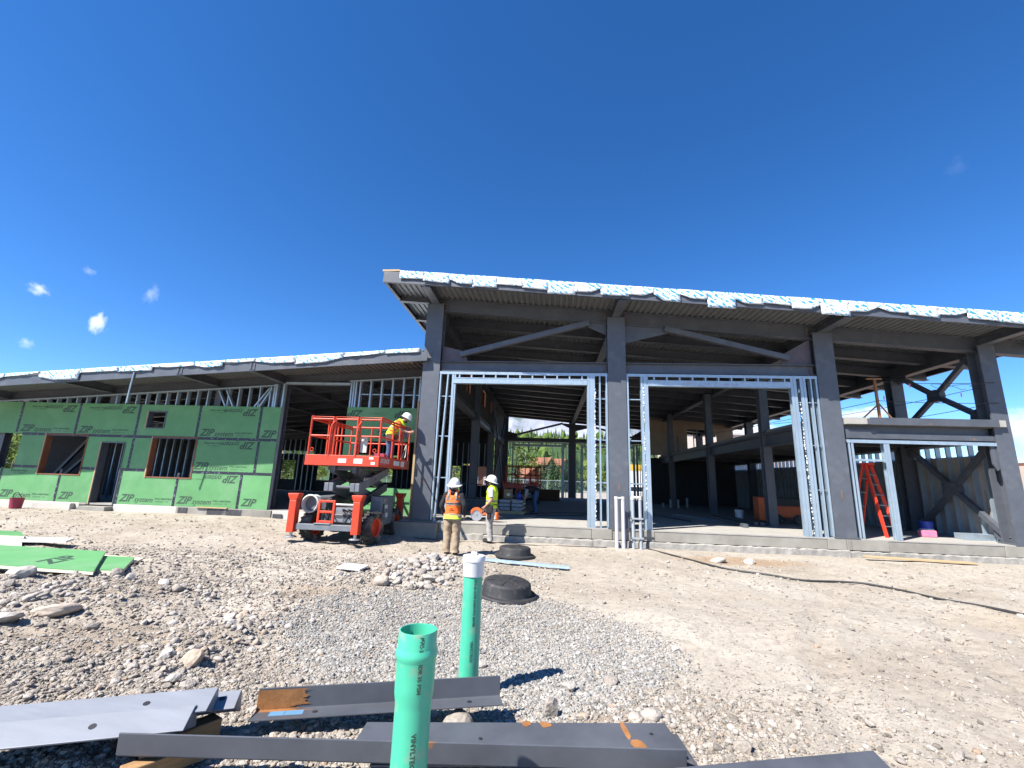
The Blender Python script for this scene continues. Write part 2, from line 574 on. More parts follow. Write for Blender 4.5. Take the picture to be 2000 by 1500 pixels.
def ground_mat():
    m, n, l, b = new_mat('dusty_dirt')
    b.inputs['Roughness'].default_value = .95
    b.inputs['Specular IOR Level'].default_value = .15
    geo = n.new('ShaderNodeNewGeometry')
    P = geo.outputs['Position']
    def noi(scale, det=6, rough=.6):
        t = n.new('ShaderNodeTexNoise')
        t.inputs['Scale'].default_value = scale
        t.inputs['Detail'].default_value = det
        t.inputs['Roughness'].default_value = rough
        l.new(P, t.inputs['Vector'])
        return t.outputs['Fac']
    def ramp(src, stops):
        r = n.new('ShaderNodeValToRGB')
        e = r.color_ramp.elements
        while len(e) < len(stops): e.new(.5)
        for el, (p, c) in zip(e, stops):
            el.position = p
            el.color = (*c, 1)
        l.new(src, r.inputs[0])
        return r.outputs[0]
    def mix(f, a, c, mode='MIX'):
        x = n.new('ShaderNodeMix')
        x.data_type = 'RGBA'
        x.blend_type = mode
        if isinstance(f, float): x.inputs['Factor'].default_value = f
        else: l.new(f, x.inputs['Factor'])
        l.new(a, x.inputs['A'])
        l.new(c, x.inputs['B'])
        return x.outputs['Result']
    big = ramp(noi(.55, 7), [(.3, (.272, .232, .184)), (.48, (.338, .297, .246)), (.7, (.39, .352, .30))])
    fine = ramp(noi(9, 8, .75), [(.3, (.62, .61, .60)), (.5, (.98, .98, .98)), (.72, (1.16, 1.15, 1.13))])
    for (cx, cy_, rx, ry, rgb) in ((4.9, -1.5, 2.0, .7, (.27, .175, .10)), (-3.4, -7.0, 1.1, .55, (.26, .20, .145)), (-4.6, -9.1, 1.6, .8, (.235, .185, .135)), (-6.2, -7.4, 1.5, .6, (.24, .195, .15)), (.2, -10.0, 1.6, .5, (.26, .20, .15)), (7.6, -6.5, 2.2, 1.2, (.33, .27, .20))):
        mp = n.new('ShaderNodeMapping')                # damp or rusty earth patches
        mp.inputs['Location'].default_value = (-cx / rx, -cy_ / ry, 0)
        mp.inputs['Scale'].default_value = (1 / rx, 1 / ry, 0)
        l.new(P, mp.inputs[0])
        ln = n.new('ShaderNodeVectorMath'); ln.operation = 'LENGTH'
        l.new(mp.outputs[0], ln.inputs[0])
        ad = n.new('ShaderNodeMath'); ad.operation = 'MULTIPLY_ADD'; ad.inputs[1].default_value = -.9
        l.new(noi(2.2, 6), ad.inputs[0]); l.new(ln.outputs['Value'], ad.inputs[2])
        mr_ = n.new('ShaderNodeMapRange'); mr_.inputs['From Min'].default_value = .55; mr_.inputs['From Max'].default_value = .0; mr_.inputs['To Max'].default_value = .75
        l.new(ad.outputs[0], mr_.inputs['Value'])
        rgbn = n.new('ShaderNodeRGB'); rgbn.outputs[0].default_value = (*rgb, 1)
        big = mix(mr_.outputs[0], big, rgbn.outputs[0])
    c1 = mix(1.0, big, fine, 'MULTIPLY')
    def vor(scale):
        v = n.new('ShaderNodeTexVoronoi')
        v.inputs['Scale'].default_value = scale
        l.new(P, v.inputs['Vector'])
        s = n.new('ShaderNodeSeparateColor')
        l.new(v.outputs['Color'], s.inputs[0])
        return v.outputs['Distance'], s.outputs['Red'], s.outputs['Green']
    heights = []
    cc = c1
    for sc, thr in ((34, .72), (75, .5), (13, .95)):
        d, cr, cg = vor(sc)
        col = ramp(cr, [(0, (.19, .175, .16)), (.35, (.30, .27, .235)), (.7, (.38, .34, .30)), (1, (.45, .42, .385))])
        gt = n.new('ShaderNodeMath'); gt.operation = 'GREATER_THAN'; gt.inputs[1].default_value = thr
        l.new(cg, gt.inputs[0])
        lt = n.new('ShaderNodeMapRange'); lt.inputs['From Min'].default_value = .42; lt.inputs['From Max'].default_value = .30
        l.new(d, lt.inputs['Value'])
        mk = n.new('ShaderNodeMath'); mk.operation = 'MULTIPLY'
        l.new(gt.outputs[0], mk.inputs[0]); l.new(lt.outputs[0], mk.inputs[1])
        patch = n.new('ShaderNodeMapRange'); patch.inputs['From Min'].default_value = .38; patch.inputs['From Max'].default_value = .62
        l.new(noi(.8 + sc * .01, 4), patch.inputs['Value'])
        mk2 = n.new('ShaderNodeMath'); mk2.operation = 'MULTIPLY'
        l.new(mk.outputs[0], mk2.inputs[0]); l.new(patch.outputs[0], mk2.inputs[1])
        cc = mix(mk2.outputs[0], cc, col)
        heights.append((mk2.outputs[0], 1.0 / sc))
    l.new(cc, b.inputs['Base Color'])
    h = None
    for o, k in heights + [(noi(18, 8, .7), .035), (noi(70, 4, .7), .012)]:
        mu = n.new('ShaderNodeMath'); mu.operation = 'MULTIPLY_ADD'; mu.inputs[1].default_value = k * .4
        l.new(o, mu.inputs[0])
        if h is not None: l.new(h, mu.inputs[2])
        else: mu.inputs[2].default_value = 0
        h = mu.outputs[0]
    bp = n.new('ShaderNodeBump')
    bp.inputs['Strength'].default_value = .9
    bp.inputs['Distance'].default_value = 1.0
    l.new(h, bp.inputs['Height'])
    l.new(bp.outputs[0], b.inputs['Normal'])
    return m
M['ground'] = ground_mat()
me.materials.append(M['ground'])
ground = bpy.data.objects.new('ground', me)
COL.objects.link(ground)
tag(ground, 'pale dusty dirt and gravel building site ground', kind='structure')

# ---------------------------------------------------------------- gravel (nobody could count it)
def stone_mat(name, stops, tcol):
    m, n, l, b = new_mat(name)
    b.inputs['Roughness'].default_value = .9
    b.inputs['Specular IOR Level'].default_value = .2
    oi = n.new('ShaderNodeObjectInfo')
    r = n.new('ShaderNodeValToRGB')
    e = r.color_ramp.elements
    while len(e) < len(stops): e.new(.5)
    for el, (p, c) in zip(e, stops):
        el.position = p
        el.color = (*c, 1)
    l.new(oi.outputs['Random'], r.inputs[0])
    tc = n.new('ShaderNodeTexCoord')
    nz = n.new('ShaderNodeTexNoise')
    nz.inputs['Scale'].default_value = tcol
    nz.inputs['Detail'].default_value = 6
    l.new(tc.outputs['Object'], nz.inputs[0])
    mr = n.new('ShaderNodeMapRange')
    mr.inputs['From Min'].default_value = .3
    mr.inputs['From Max'].default_value = .7
    mr.inputs['To Min'].default_value = .75
    mr.inputs['To Max'].default_value = 1.2
    l.new(nz.outputs['Fac'], mr.inputs[0])
    h = n.new('ShaderNodeHueSaturation')
    l.new(r.outputs[0], h.inputs['Color'])
    l.new(mr.outputs[0], h.inputs['Value'])
    l.new(h.outputs[0], b.inputs['Base Color'])
    bp = n.new('ShaderNodeBump')
    bp.inputs['Strength'].default_value = .4
    bp.inputs['Distance'].default_value = .05
    l.new(nz.outputs['Fac'], bp.inputs['Height'])
    l.new(bp.outputs[0], b.inputs['Normal'])
    return m
M['gravel'] = stone_mat('grey_gravel', [(0, (.14, .137, .13)), (.3, (.25, .243, .23)), (.6, (.33, .315, .293)), (.85, (.40, .385, .36)), (1, (.29, .23, .17))], 3)
M['pebble'] = stone_mat('tan_pebbles', [(0, (.15, .133, .115)), (.25, (.26, .228, .193)), (.55, (.325, .288, .247)), (.9, (.39, .357, .318)), (1, (.31, .22, .155))], 3)
M['rock'] = stone_mat('pale_rock', [(0, (.25, .22, .19)), (.4, (.33, .295, .26)), (.8, (.40, .37, .335)), (1, (.36, .28, .21))], 5)

def scatter_tree(name, material, nvar=5):
    ng = bpy.data.node_groups.new(name, 'GeometryNodeTree')
    ng.interface.new_socket('Geometry', in_out='INPUT', socket_type='NodeSocketGeometry')
    ng.interface.new_socket('Geometry', in_out='OUTPUT', socket_type='NodeSocketGeometry')
    N, L = ng.nodes, ng.links
    gi = N.new('NodeGroupInput')
    go = N.new('NodeGroupOutput')
    g2i = N.new('GeometryNodeGeometryToInstance')
    for k in range(nvar):
        ico = N.new('GeometryNodeMeshIcoSphere')
        ico.inputs['Radius'].default_value = .5
        ico.inputs['Subdivisions'].default_value = 2
        nz = N.new('ShaderNodeTexNoise')
        nz.noise_dimensions = '4D'
        nz.inputs['W'].default_value = k * 7.3
        nz.inputs['Scale'].default_value = 1.6
        nz.inputs['Detail'].default_value = 1.5
        sub = N.new('ShaderNodeVectorMath')
        sub.operation = 'SUBTRACT'
        sub.inputs[1].default_value = (.5, .5, .5)
        sc = N.new('ShaderNodeVectorMath')
        sc.operation = 'SCALE'
        sc.inputs['Scale'].default_value = .75
        sp = N.new('GeometryNodeSetPosition')
        L.new(nz.outputs['Color'], sub.inputs[0])
        L.new(sub.outputs[0], sc.inputs[0])
        L.new(ico.outputs['Mesh'], sp.inputs['Geometry'])
        L.new(sc.outputs[0], sp.inputs['Offset'])
        sh = N.new('GeometryNodeSetShadeSmooth')
        sh.inputs['Shade Smooth'].default_value = (k % 2 == 0)
        L.new(sp.outputs[0], sh.inputs[0])
        smt = N.new('GeometryNodeSetMaterial')
        smt.inputs['Material'].default_value = material
        L.new(sh.outputs[0], smt.inputs[0])
        L.new(smt.outputs[0], g2i.inputs[0])
    iop = N.new('GeometryNodeInstanceOnPoints')
    iop.inputs['Pick Instance'].default_value = True
    def named(nm, typ):
        a = N.new('GeometryNodeInputNamedAttribute')
        a.data_type = typ
        a.inputs['Name'].default_value = nm
        return a.outputs[0]
    L.new(gi.outputs[0], iop.inputs['Points'])
    L.new(g2i.outputs[0], iop.inputs['Instance'])
    L.new(named('pick', 'INT'), iop.inputs['Instance Index'])
    L.new(named('siz', 'FLOAT_VECTOR'), iop.inputs['Scale'])
    e2r = N.new('FunctionNodeEulerToRotation')
    L.new(named('rot', 'FLOAT_VECTOR'), e2r.inputs[0])
    L.new(e2r.outputs[0], iop.inputs['Rotation'])
    L.new(iop.outputs[0], go.inputs[0])
    return ng

def scatter(name, x, y, size, material, label, sink=.2):
    n = len(x)
    z = gz(x, y) + size * (.5 - sink) * .62
    me = bpy.data.meshes.new(name)
    me.vertices.add(n)
    me.vertices.foreach_set('co', np.stack([x, y, z], -1).ravel())
    sq = np.stack([size * rng.uniform(.8, 1.35, n), size * rng.uniform(.75, 1.1, n), size * rng.uniform(.5, .85, n)], -1)
    me.attributes.new('siz', 'FLOAT_VECTOR', 'POINT').data.foreach_set('vector', sq.ravel())
    ro = np.stack([rng.normal(0, .35, n), rng.normal(0, .35, n), rng.uniform(0, 6.283, n)], -1)
    me.attributes.new('rot', 'FLOAT_VECTOR', 'POINT').data.foreach_set('vector', ro.ravel())
    me.attributes.new('pick', 'INT', 'POINT').data.foreach_set('value', rng.integers(0, 5, n).astype(np.int32))
    me.materials.append(material)
    o = bpy.data.objects.new(name, me)
    COL.objects.link(o)
    md = o.modifiers.new('scatter', 'NODES')
    md.node_group = scatter_tree(name, material)
    tag(o, label, kind='stuff')
    return o

def wedge(n, d0, d1, k):
    """random ground points in front of the building site path, thinning with distance"""
    u = rng.uniform(0, 1, n)
    d = d0 * (d1 / d0) ** u if k == 2 else d0 + (d1 - d0) * u
    x = rng.uniform(-1, 1, n) * (1.42 * d + 1.2) - .085 * d
    return x, d - 13.9

def gravel_w(x, y):
    """how strongly the grey bedding gravel covers a spot"""
    e = ((x + .85 + .12 * (y + 8)) / 2.25) ** 2 + ((y + 8.2) / 1.75) ** 2
    return 1 - sm(.6, 1.35, e + .34 * fbm(x * 1.1, y * 1.1, 40))

x, y = wedge(900000, 2.0, 15, 2)
w = gravel_w(x, y)
keep = (rng.uniform(0, 1, len(x)) < w) & (y < -4.6)
x, y = x[keep], y[keep]
scatter('gravel', x, y, np.exp(rng.normal(math.log(.0165), .36, len(x))), M['gravel'], 'grey bedding gravel round the green pipes')
nG = len(x)
x, y = wedge(620000, 1.9, 15.5, 2)
w = .07 + .42 * sm(1.2, -3.0, x) * sm(-2.5, -5.5, y) + .55 * sm(-8.9, -9.6, y) * sm(3.4, .8, x)
w = w * (.45 + .8 * np.clip(.5 + .7 * fbm(x * .9, y * .9, 50), 0, 1)) * (1 - .8 * gravel_w(x, y))
foot = np.where(x < -4.4, .9, -.75)
keep = (rng.uniform(0, 1, len(x)) < w) & (y < foot)
x, y = x[keep], y[keep]
s = np.exp(rng.normal(math.log(.0125), .55, len(x)))
scatter('gravel', x, y, np.minimum(s, .055) * (1 + .5 * sm(-9, -3, y)), M['pebble'], 'tan pebbles and dust strewn over the dirt', .25)
print('gravel', nG, len(x))

def clump(n, mx, my, sx, sy, mean, sd, hi):
    return rng.normal(mx, sx, n), rng.normal(my, sy, n), np.minimum(np.exp(rng.normal(math.log(mean), sd, n)), hi)
parts_ = [clump(420, -2.35, -4.8, .55, .85, .065, .35, .11), clump(520, -6.4, -7.7, 1.3, .7, .05, .4, .09), clump(260, -3.6, -9.1, .45, .6, .045, .4, .08), clump(260, .6, -10.0, 1.1, .45, .035, .4, .06)]
x, y, s = (np.concatenate(q) for q in zip(*parts_))
scatter('rubble', x, y, s, M['rock'], 'small broken rubble between the larger rocks', .2)

# ---------------------------------------------------------------- rocks, one by one
def rock_mesh(seed, cuts):
    bm = bmesh.new()
    bmesh.ops.create_icosphere(bm, subdivisions=2 if cuts else 3, radius=.5)
    r = random.Random(seed)
    off = Vector((r.uniform(0, 99), r.uniform(0, 99), r.uniform(0, 99)))
    pl = [(Vector((r.gauss(0, 1), r.gauss(0, 1), r.gauss(0, 1))).normalized(), r.uniform(.26, .42)) for _ in range(cuts)]
    for v in bm.verts:
        p = v.co.copy()
        v.co = p * (1 + .38 * noise.noise(p * 1.7 + off) + .12 * noise.noise(p * 5 + off))
        for nrm, d in pl:
            k = v.co.dot(nrm)
            if k > d: v.co -= nrm * (k - d)
    me = bpy.data.meshes.new('rock')
    bm.to_mesh(me)
    bm.free()
    me.materials.append(M['rock'])
    me.polygons.foreach_set('use_smooth', [not cuts] * len(me.polygons))
    return me
ROCKS = [rock_mesh(i, 9 if i % 3 else 0) for i in range(12)]

def rock(x, y, s, label, group, v=None, flat=.7, sink=.28, rz=None):
    v = random.randrange(12) if v is None else v
    sz = (s * random.uniform(.85, 1.3), s * random.uniform(.75, 1.05), s * flat * random.uniform(.8, 1.15))
    o = link('rock', ROCKS[v], None, (x, y, gzf(x, y) + sz[2] * (.5 - sink)),
             (random.uniform(-.3, .3), random.uniform(-.3, .3), random.uniform(0, 6.28) if rz is None else rz), sz)
    return tag(o, label, 'rock', group)

for i in range(128):                                   # rubble pile behind the capped green pipe
    t = random.uniform(0, 1) ** .8
    px, py = random.gauss(-2.3, .46) - .1 * t, random.uniform(-6.4, -3.7)
    rock(px, py, random.choice((.1, .12, .14, .17, .21)) * random.uniform(.75, 1.1), 'pale broken rock in the rubble pile between the lift and the black risers', 'rubble pile rocks', sink=.15)
for i in range(48):                                    # cluster left of the gravel bed
    py = random.uniform(-10.1, -8.2)
    px = random.gauss(-3.5 - .25 * (py + 9.2), .24)
    rock(px, py, random.choice((.07, .09, .11, .14)) * random.uniform(.7, 1.1), 'tan rock in the ragged row along the left edge of the gravel bed', 'rocks along the gravel edge', sink=.2)
for i in range(76):                                    # heap at the left
    px, py = random.uniform(-8.6, -4.6), random.gauss(-7.7, .75)
    rock(px, py, random.choice((.08, .11, .14, .19)) * random.uniform(.7, 1.1), 'dusty cobble scattered on the left heap in front of the green boards', 'cobbles on the left heap', sink=.25)
for i in range(28):
    d = random.uniform(2.8, 12)
    px, py = random.uniform(-.9, 1.15) * d, d - 13.9
    rock(px, py, random.uniform(.045, .1), 'small loose stone lying on the open dirt', 'loose stones on the dirt', sink=.2)
for x0, y0, s0, lb, v, fl, rz in (
        (-5.92, -8.5, .36, 'long smooth grey boulder lying on the left heap', 0, .42, .5),
        (-6.1, -8.9, .36, 'largest rough tan boulder at the left edge of the picture', 1, .6, 0),
        (-7.9, -7.35, .4, 'dark shaded boulder behind the left heap', 2, .6, 1),
        (-7.0, -6.7, .22, 'round grey cobble near the corner of the fallen green board', 3, .7, 0),
        (-3.3, -9.55, .19, 'blocky tan rock with a dark shaded face beside the gravel', 4, .85, .4),
        (-3.6, -9.45, .16, 'pale blocky rock left of the dark faced one', 5, .8, 1.4),
        (-3.1, -10.0, .19, 'pale slab of rock just behind the grey steel angles', 7, .5, .9),
        (-.62, -10.3, .21, 'half buried smooth round boulder under the rusty angle', 6, .75, 0),
        (.05, -9.95, .14, 'upright two tone stone standing right of the rusty angle', 8, 1.25, .4),
        (.22, -9.42, .15, 'dark stone at the end of the pipe shadow', 10, .7, 0),
        (.84, -9.92, .15, 'orange tan cobble in the group of four', 9, .62, .3),
        (.70, -10.0, .11, 'pinkish cobble left in the group of four', 3, .7, 0),
        (.80, -10.1, .105, 'pale oval cobble in front in the group of four', 0, .6, 1.7),
        (1.35, -10.3, .12, 'grey white angular stone near the right steel plate', 4, .8, 0),
        (.62, -9.2, .13, 'pale pink flat stone right of the gravel bed', 6, .5, .7),
        (1.47, -8.3, .11, 'white angular stone alone on the gravel', 5, .8, .7),
        (3.95, -7.3, .1, 'tan stone alone on the smooth dirt drive', 7, .7, 0),
        (4.35, -1.6, .3, 'grey rounded rock beside the brown dirt by the footing', 9, .5, 0),
        (5.1, -1.65, .28, 'tan rock right of the grey one by the footing', 1, .55, .6)):
    rock(x0, y0, s0, lb, 'single boulders and stones', v, fl, .22, rz)
# ---------------------------------------------------------------- the tall hall
def Zt(x): return 7.07 - .078 * x            # underside of the hall's roof deck
def Zl(x): return 5.24 + .072 * (x + 4.64)   # underside of the wing's roof deck

hall = empty('steel_framed_hall', (0, 0, 0), 0, 'tall open steel framed hall with sloping deck roof and two door openings', 'building')
CX = [-3.88, 2.16, 8.51, 13.17]
YR = 26.0

# --- concrete
MB().bb(-4.5, 13.9, 0.02, YR + .3, -.06, 0).bb(-3.3, 13.9, -.012, .02, -.035, -.001).build('slab', M['concrete'], hall)
segs = [(-3.29, 1.33, 0), (1.34, 1.93, .012), (1.94, 2.72, -.01), (2.73, 3.16, .012), (3.17, 7.96, 0), (7.97, 8.47, .015), (8.48, 8.6, .03), (8.61, 9.6, .012), (9.61, 12.6, 0), (12.61, 13.9, .014)]
for a, b, o in segs:
    MB().bb(a, b, -o, .3, -.315, -.037).build('foundation_wall', M['stem'], hall, bevel=.008)
MB().bb(-4.62, -3.3, -.28, .4, -.72, -.03).build('foundation_pier', M['stem'], hall, bevel=.02)
for a, b, o, z in ((-3.3, -1.9, .075, -.30), (-1.89, 1.36, .09, -.325), (1.37, 2.1, .12, -.32), (2.11, 2.95, .05, -.33), (2.96, 8.5, .085, -.318), (8.51, 9.55, .05, -.33), (9.56, 13.9, .1, -.322)):
    mb = MB()
    n = max(2, int((b - a) / .12))
    vs = []
    for i in range(n + 1):                  # ragged top and face of the poured footing
        x0 = a + (b - a) * i / n
        zz, yy = z + random.uniform(-.02, .008), -o + random.uniform(-.01, .008)
        vs += [(x0, yy - .01, -.95), (x0, yy + random.uniform(-.007, .007), (zz - .95) / 2 + .15), (x0, yy, zz - .02), (x0, yy + .025, zz), (x0, .25, zz)]
    mb.add(vs, [(i * 5 + k, i * 5 + 5 + k, i * 5 + 6 + k, i * 5 + 1 + k) for i in range(n) for k in range(4)] + [(0, 1, 2, 3, 4), tuple(n * 5 + k for k in (4, 3, 2, 1, 0))])
    mb.build('footing', M['footing'], hall)

# --- columns: I sections, flange to the front
def col_mb(z1, w=.57, d=.42, tf=.045, tw=.03):
    p = ipoly(w, d, tf, tw, d / 2)
    return MB().prof((0, 0, 0), (0, 0, z1), p, up=(0, 1, 0)).bb(-w / 2 - .06, w / 2 + .06, -d / 2 - .03, d / 2 + .06, .001, .03)
def column(x, y, z1, w=.57, d=.42):
    return col_mb(z1, w, d).build('column', M['steel'], hall, loc=(x, y, 0))
for i, x in enumerate(CX):
    w = .57 if i < 3 else .46
    column(x, .21, Zt(x) - .27, w)
    column(x, YR, Zt(x) - .3, w)
for y in (9.6, 16.3):
    column(CX[0], y, Zt(CX[0]) - .5, .4, .36)
for y in (3.75, 9.6, 16.3):
    column(CX[3], y, Zt(CX[3]) - .5, .42, .36)
for y in (3.5, 9.3, 16.4):
    column(8.15, y, Zt(8.15) - .45, .30, .30)

# --- roof girders, outriggers, purlins
for x in CX:
    z = Zt(x) - .006
    MB().prof((x, .42, z), (x, YR + 1.3, z), ipoly(.3, .5, .03, .02)).build('girder', M['steel'], hall)
    MB().prof((x, -1.30, z), (x, .419, z), ipoly(.26, .255, .025, .02)).bb(x - .14, x + .14, -.012, .42, z - .268, z - .257).build('outrigger', M['steel'], hall)
PL = [(-5.2, 14.55)]
for k in range(15):
    y = .22 + k * 1.84
    a, b = -5.2, 14.55
    d = .46 if k == 0 else .36
    MB().prof((-4.16, y, Zt(-4.16) - .003), (b, y, Zt(b) - .003), ipoly(.24, d, .022, .016)).prof((a, y, Zt(a) - .003), (-4.161, y, Zt(-4.161) - .003), ipoly(.18, .2, .02, .014)).build('purlin', M['steel'], hall)
# --- deck: flutes run front to back
def deck_mb(x0, x1, y0, y1, zf, pitch=.185, h=.045):
    vs, fs = [], []
    n = int((x1 - x0) / pitch)
    prof = []
    for i in range(n):
        for t, q in ((0, 0), (.36, 0), (.5, h), (.86, h)):
            prof.append((x0 + (i + t) * pitch, q))
    prof.append((x1, 0))
    for yy in (y0, y1):
        vs += [(x, yy, zf(x) + q) for x, q in prof]
    m = len(prof)
    fs = [(i, i + 1, m + i + 1, m + i) for i in range(m - 1)]
    return MB().add(vs, fs)
deck_mb(-5.22, 14.6, -1.34, YR + 1.3, Zt).build('roof_deck', M['deck'], hall)
def slab_roof(x0, x1, y0, y1, zf, lo, hi):
    p = [(x0, zf(x0) + lo), (x1, zf(x1) + lo), (x1, zf(x1) + hi), (x0, zf(x0) + hi)]
    vs = [(x, y0, z) for x, z in p] + [(x, y1, z) for x, z in p]
    return MB().add(vs, [(0, 1, 2, 3), (7, 6, 5, 4), (0, 4, 5, 1), (1, 5, 6, 2), (2, 6, 7, 3), (3, 7, 4, 0)])
slab_roof(-5.2, 14.6, -1.33, YR + 1.3, Zt, .05, .16).build('roof_insulation', M['white'], hall)
# --- fascia channels
def chan(p0, p1, w, d, t=.014, flip=1):
    return MB().prof(p0, p1, cpoly(w, d, t, flip))
fz = .165
cuts = [-5.25, 2.14, 8.49, 14.62]
for a, b in zip(cuts[:-1], cuts[1:]):
    chan((a + .012, -1.355, Zt(a) + fz), (b - .012, -1.355, Zt(b) + fz), .09, .36, flip=-1).build('fascia', M['steel_pale' if 0 else 'steel'], hall)
for x in (2.14, 8.49):
    MB().bb(x - .10, x - .02, -1.375, -1.357, Zt(x) - .15, Zt(x) + .12).bb(x + .02, x + .10, -1.375, -1.357, Zt(x) - .15, Zt(x) + .12).build('splice_plate', M['steel'], hall)
chan((-5.25, YR + 1.3, Zt(-5.25) + fz - .02), (-5.25, -1.34, Zt(-5.25) + fz - .02), .09, .34, flip=-1).build('fascia', M['steel'], hall)
chan((14.62, -1.34, Zt(14.62) + fz - .02), (14.62, YR + 1.3, Zt(14.62) + fz - .02), .09, .34, flip=-1).build('fascia', M['steel'], hall)
MB().bb(-5.3, -4.75, -1.36, -1.2, Zt(-5) + .18, Zt(-5) + .235).bb(-5.3, -5.22, -1.2, 3, Zt(-5) + .17, Zt(-5) + .22).build('nailer', M['lumber'], hall)

# --- membrane flaps folded over the eave
def flap(x0, x1, yf, zf, top, drop, parent, seed, back=.75):
    r = random.Random(seed)
    nu, nv = 9, 9
    vs, fs = [], []
    skew = r.uniform(-.04, .04)
    dog = r.choice((0, 0, 0, 1, -1))
    for j in range(nv):
        for i in range(nu):
            u = i / (nu - 1)
            x = x0 + (x1 - x0) * u
            if j < 3:                       # part lying on the roof
                y = yf + back * (1 - j / 3) + .02
                z = zf(x) + top + .006 * math.sin(u * 9 + seed) * (j > 0)
            else:
                t = (j - 3) / (nv - 4)
                dd = drop * (1 - (.45 * max(0, (u - .6) * dog * 2.5 if dog > 0 else (.4 - u) * 2.5 * (dog < 0))))
                z = zf(x) + top - dd * t - skew * u * t
                y = yf - .022 - .03 * t * t * abs(noise.noise(Vector((x * 2.1, seed, 0)))) * 1.5 - .014 * noise.noise(Vector((x * 5, z * 6, seed)))
                x += .03 * t * noise.noise(Vector((u * 3, t * 3, seed + 9)))
            vs.append((x, y, z))
    for j in range(nv - 1):
        for i in range(nu - 1):
            fs.append((j * nu + i, j * nu + i + 1, (j + 1) * nu + i + 1, (j + 1) * nu + i))
    o = MB().add(vs, fs).build('membrane_flap', M['membrane'], parent, smooth=True)
    sd = o.modifiers.new('thick', 'SOLIDIFY')
    sd.thickness = .006
    return o
drops = [.27, .30, .26, .38, .24, .30, .42, .25, .34, .28, .40, .27, .44, .33, .24, .36, .46, .26, .24, .30, .23, .28, .25, .33, .22, .26]
x = -4.72
k = 0
while x < 14.5:
    w = random.uniform(.72, .82)
    flap(x, min(x + w + .03, 14.6), -1.37, Zt, .20 + .006 * (k % 2), drops[k % len(drops)] + (.06 if k % 5 == 2 else 0), hall, k + 1)
    x += w
    k += 1

# --- header beams and braces, front and rear
def gusset(pts, y, mt='steel', t=.02):
    n = len(pts)
    vs = [(a, y, b) for a, b in pts] + [(a, y + t, b) for a, b in pts]
    return MB().add(vs, [tuple(range(n)), tuple(range(2 * n - 1, n - 1, -1))] + [(i, n + i, n + (i + 1) % n, (i + 1) % n) for i in range(n)]).build('gusset_plate', M[mt], hall)
def hss(p0, p1, w=.17, d=.17, y=None):
    return MB().prof(p0, p1, [(-w / 2, -d / 2), (w / 2, -d / 2), (w / 2, d / 2), (-w / 2, d / 2)]).build('brace', M['steel'], hall, bevel=.012)
for y0 in (0, YR - .2):
    for a, b in ((-3.59, 1.87), (2.45, 8.22)):
        MB().prof((a, y0 + .2, 5.11), (b, y0 + .2, 5.11), ipoly(.28, .34, .022, .018)).build('header_beam', M['steel'], hall)
    ym = y0 + .2
    gusset([(-3.59, 5.115), (-2.72, 5.115), (-2.80, 5.47), (-3.59, 5.66)], ym, 'primer')
    gusset([(1.26, 6.36), (1.87, 6.08), (1.87, 6.46), (1.20, 6.52)], ym)
    hss((-2.95, ym - .1, 5.33), (1.30, ym - .1, 6.47))
    gusset([(2.45, 5.80), (3.95, 6.18), (3.80, 6.34), (2.45, 6.42)], ym)
    gusset([(7.30, 5.115), (8.22, 5.115), (8.22, 5.98), (7.42, 5.50)], ym, 'primer')
    hss((3.72, ym - .1, 6.28), (7.48, ym - .1, 5.32))

# bolted clip plates where beams meet the columns, shear tabs and bolt heads
def clip(x, z, y=.0, n=3, w=.11, h=.30, sgn=1):
    o = MB().bb(x, x + w * sgn, y - .014, y - .002, z - h / 2, z + h / 2) if sgn > 0 else MB().bb(x - w, x, y - .014, y - .002, z - h / 2, z + h / 2)
    o = o.build('clip_plate', M['steel'], hall)
    b = MB()
    for k in range(n):
        for dx in (.03, .08):
            b.lathe([(0, .016), (.013, .016), (.015, .0)], 6, (x + dx * sgn, y - .014, z + (k - (n - 1) / 2) * .085), Matrix.Rotation(rad(90), 3, 'X'))
    b.build('bolt_head', M['steel_rust'], o)['kind'] = 'stuff'
for x, s in ((-3.59, 1), (1.87, -1), (2.45, 1), (8.22, -1)):
    clip(x, 4.945, .185, 3, .11, .27, s)
for x in CX[:3]:
    for s in (-1, 1):
        if x < -3 and s < 0: continue
        clip(x + s * .287, Zt(x + s * .3) - .24, .20, 4, .11, .36, s)
    MB().bb(x - .31, x + .31, -.02, .44, Zt(x) - .292, Zt(x) - .27).build('cap_plate', M['steel'], hall)
    MB().bb(x - .012, x + .012, -.003, .001, 1.1, 1.32).build('weld_scar', M['steel_rust'], hall)

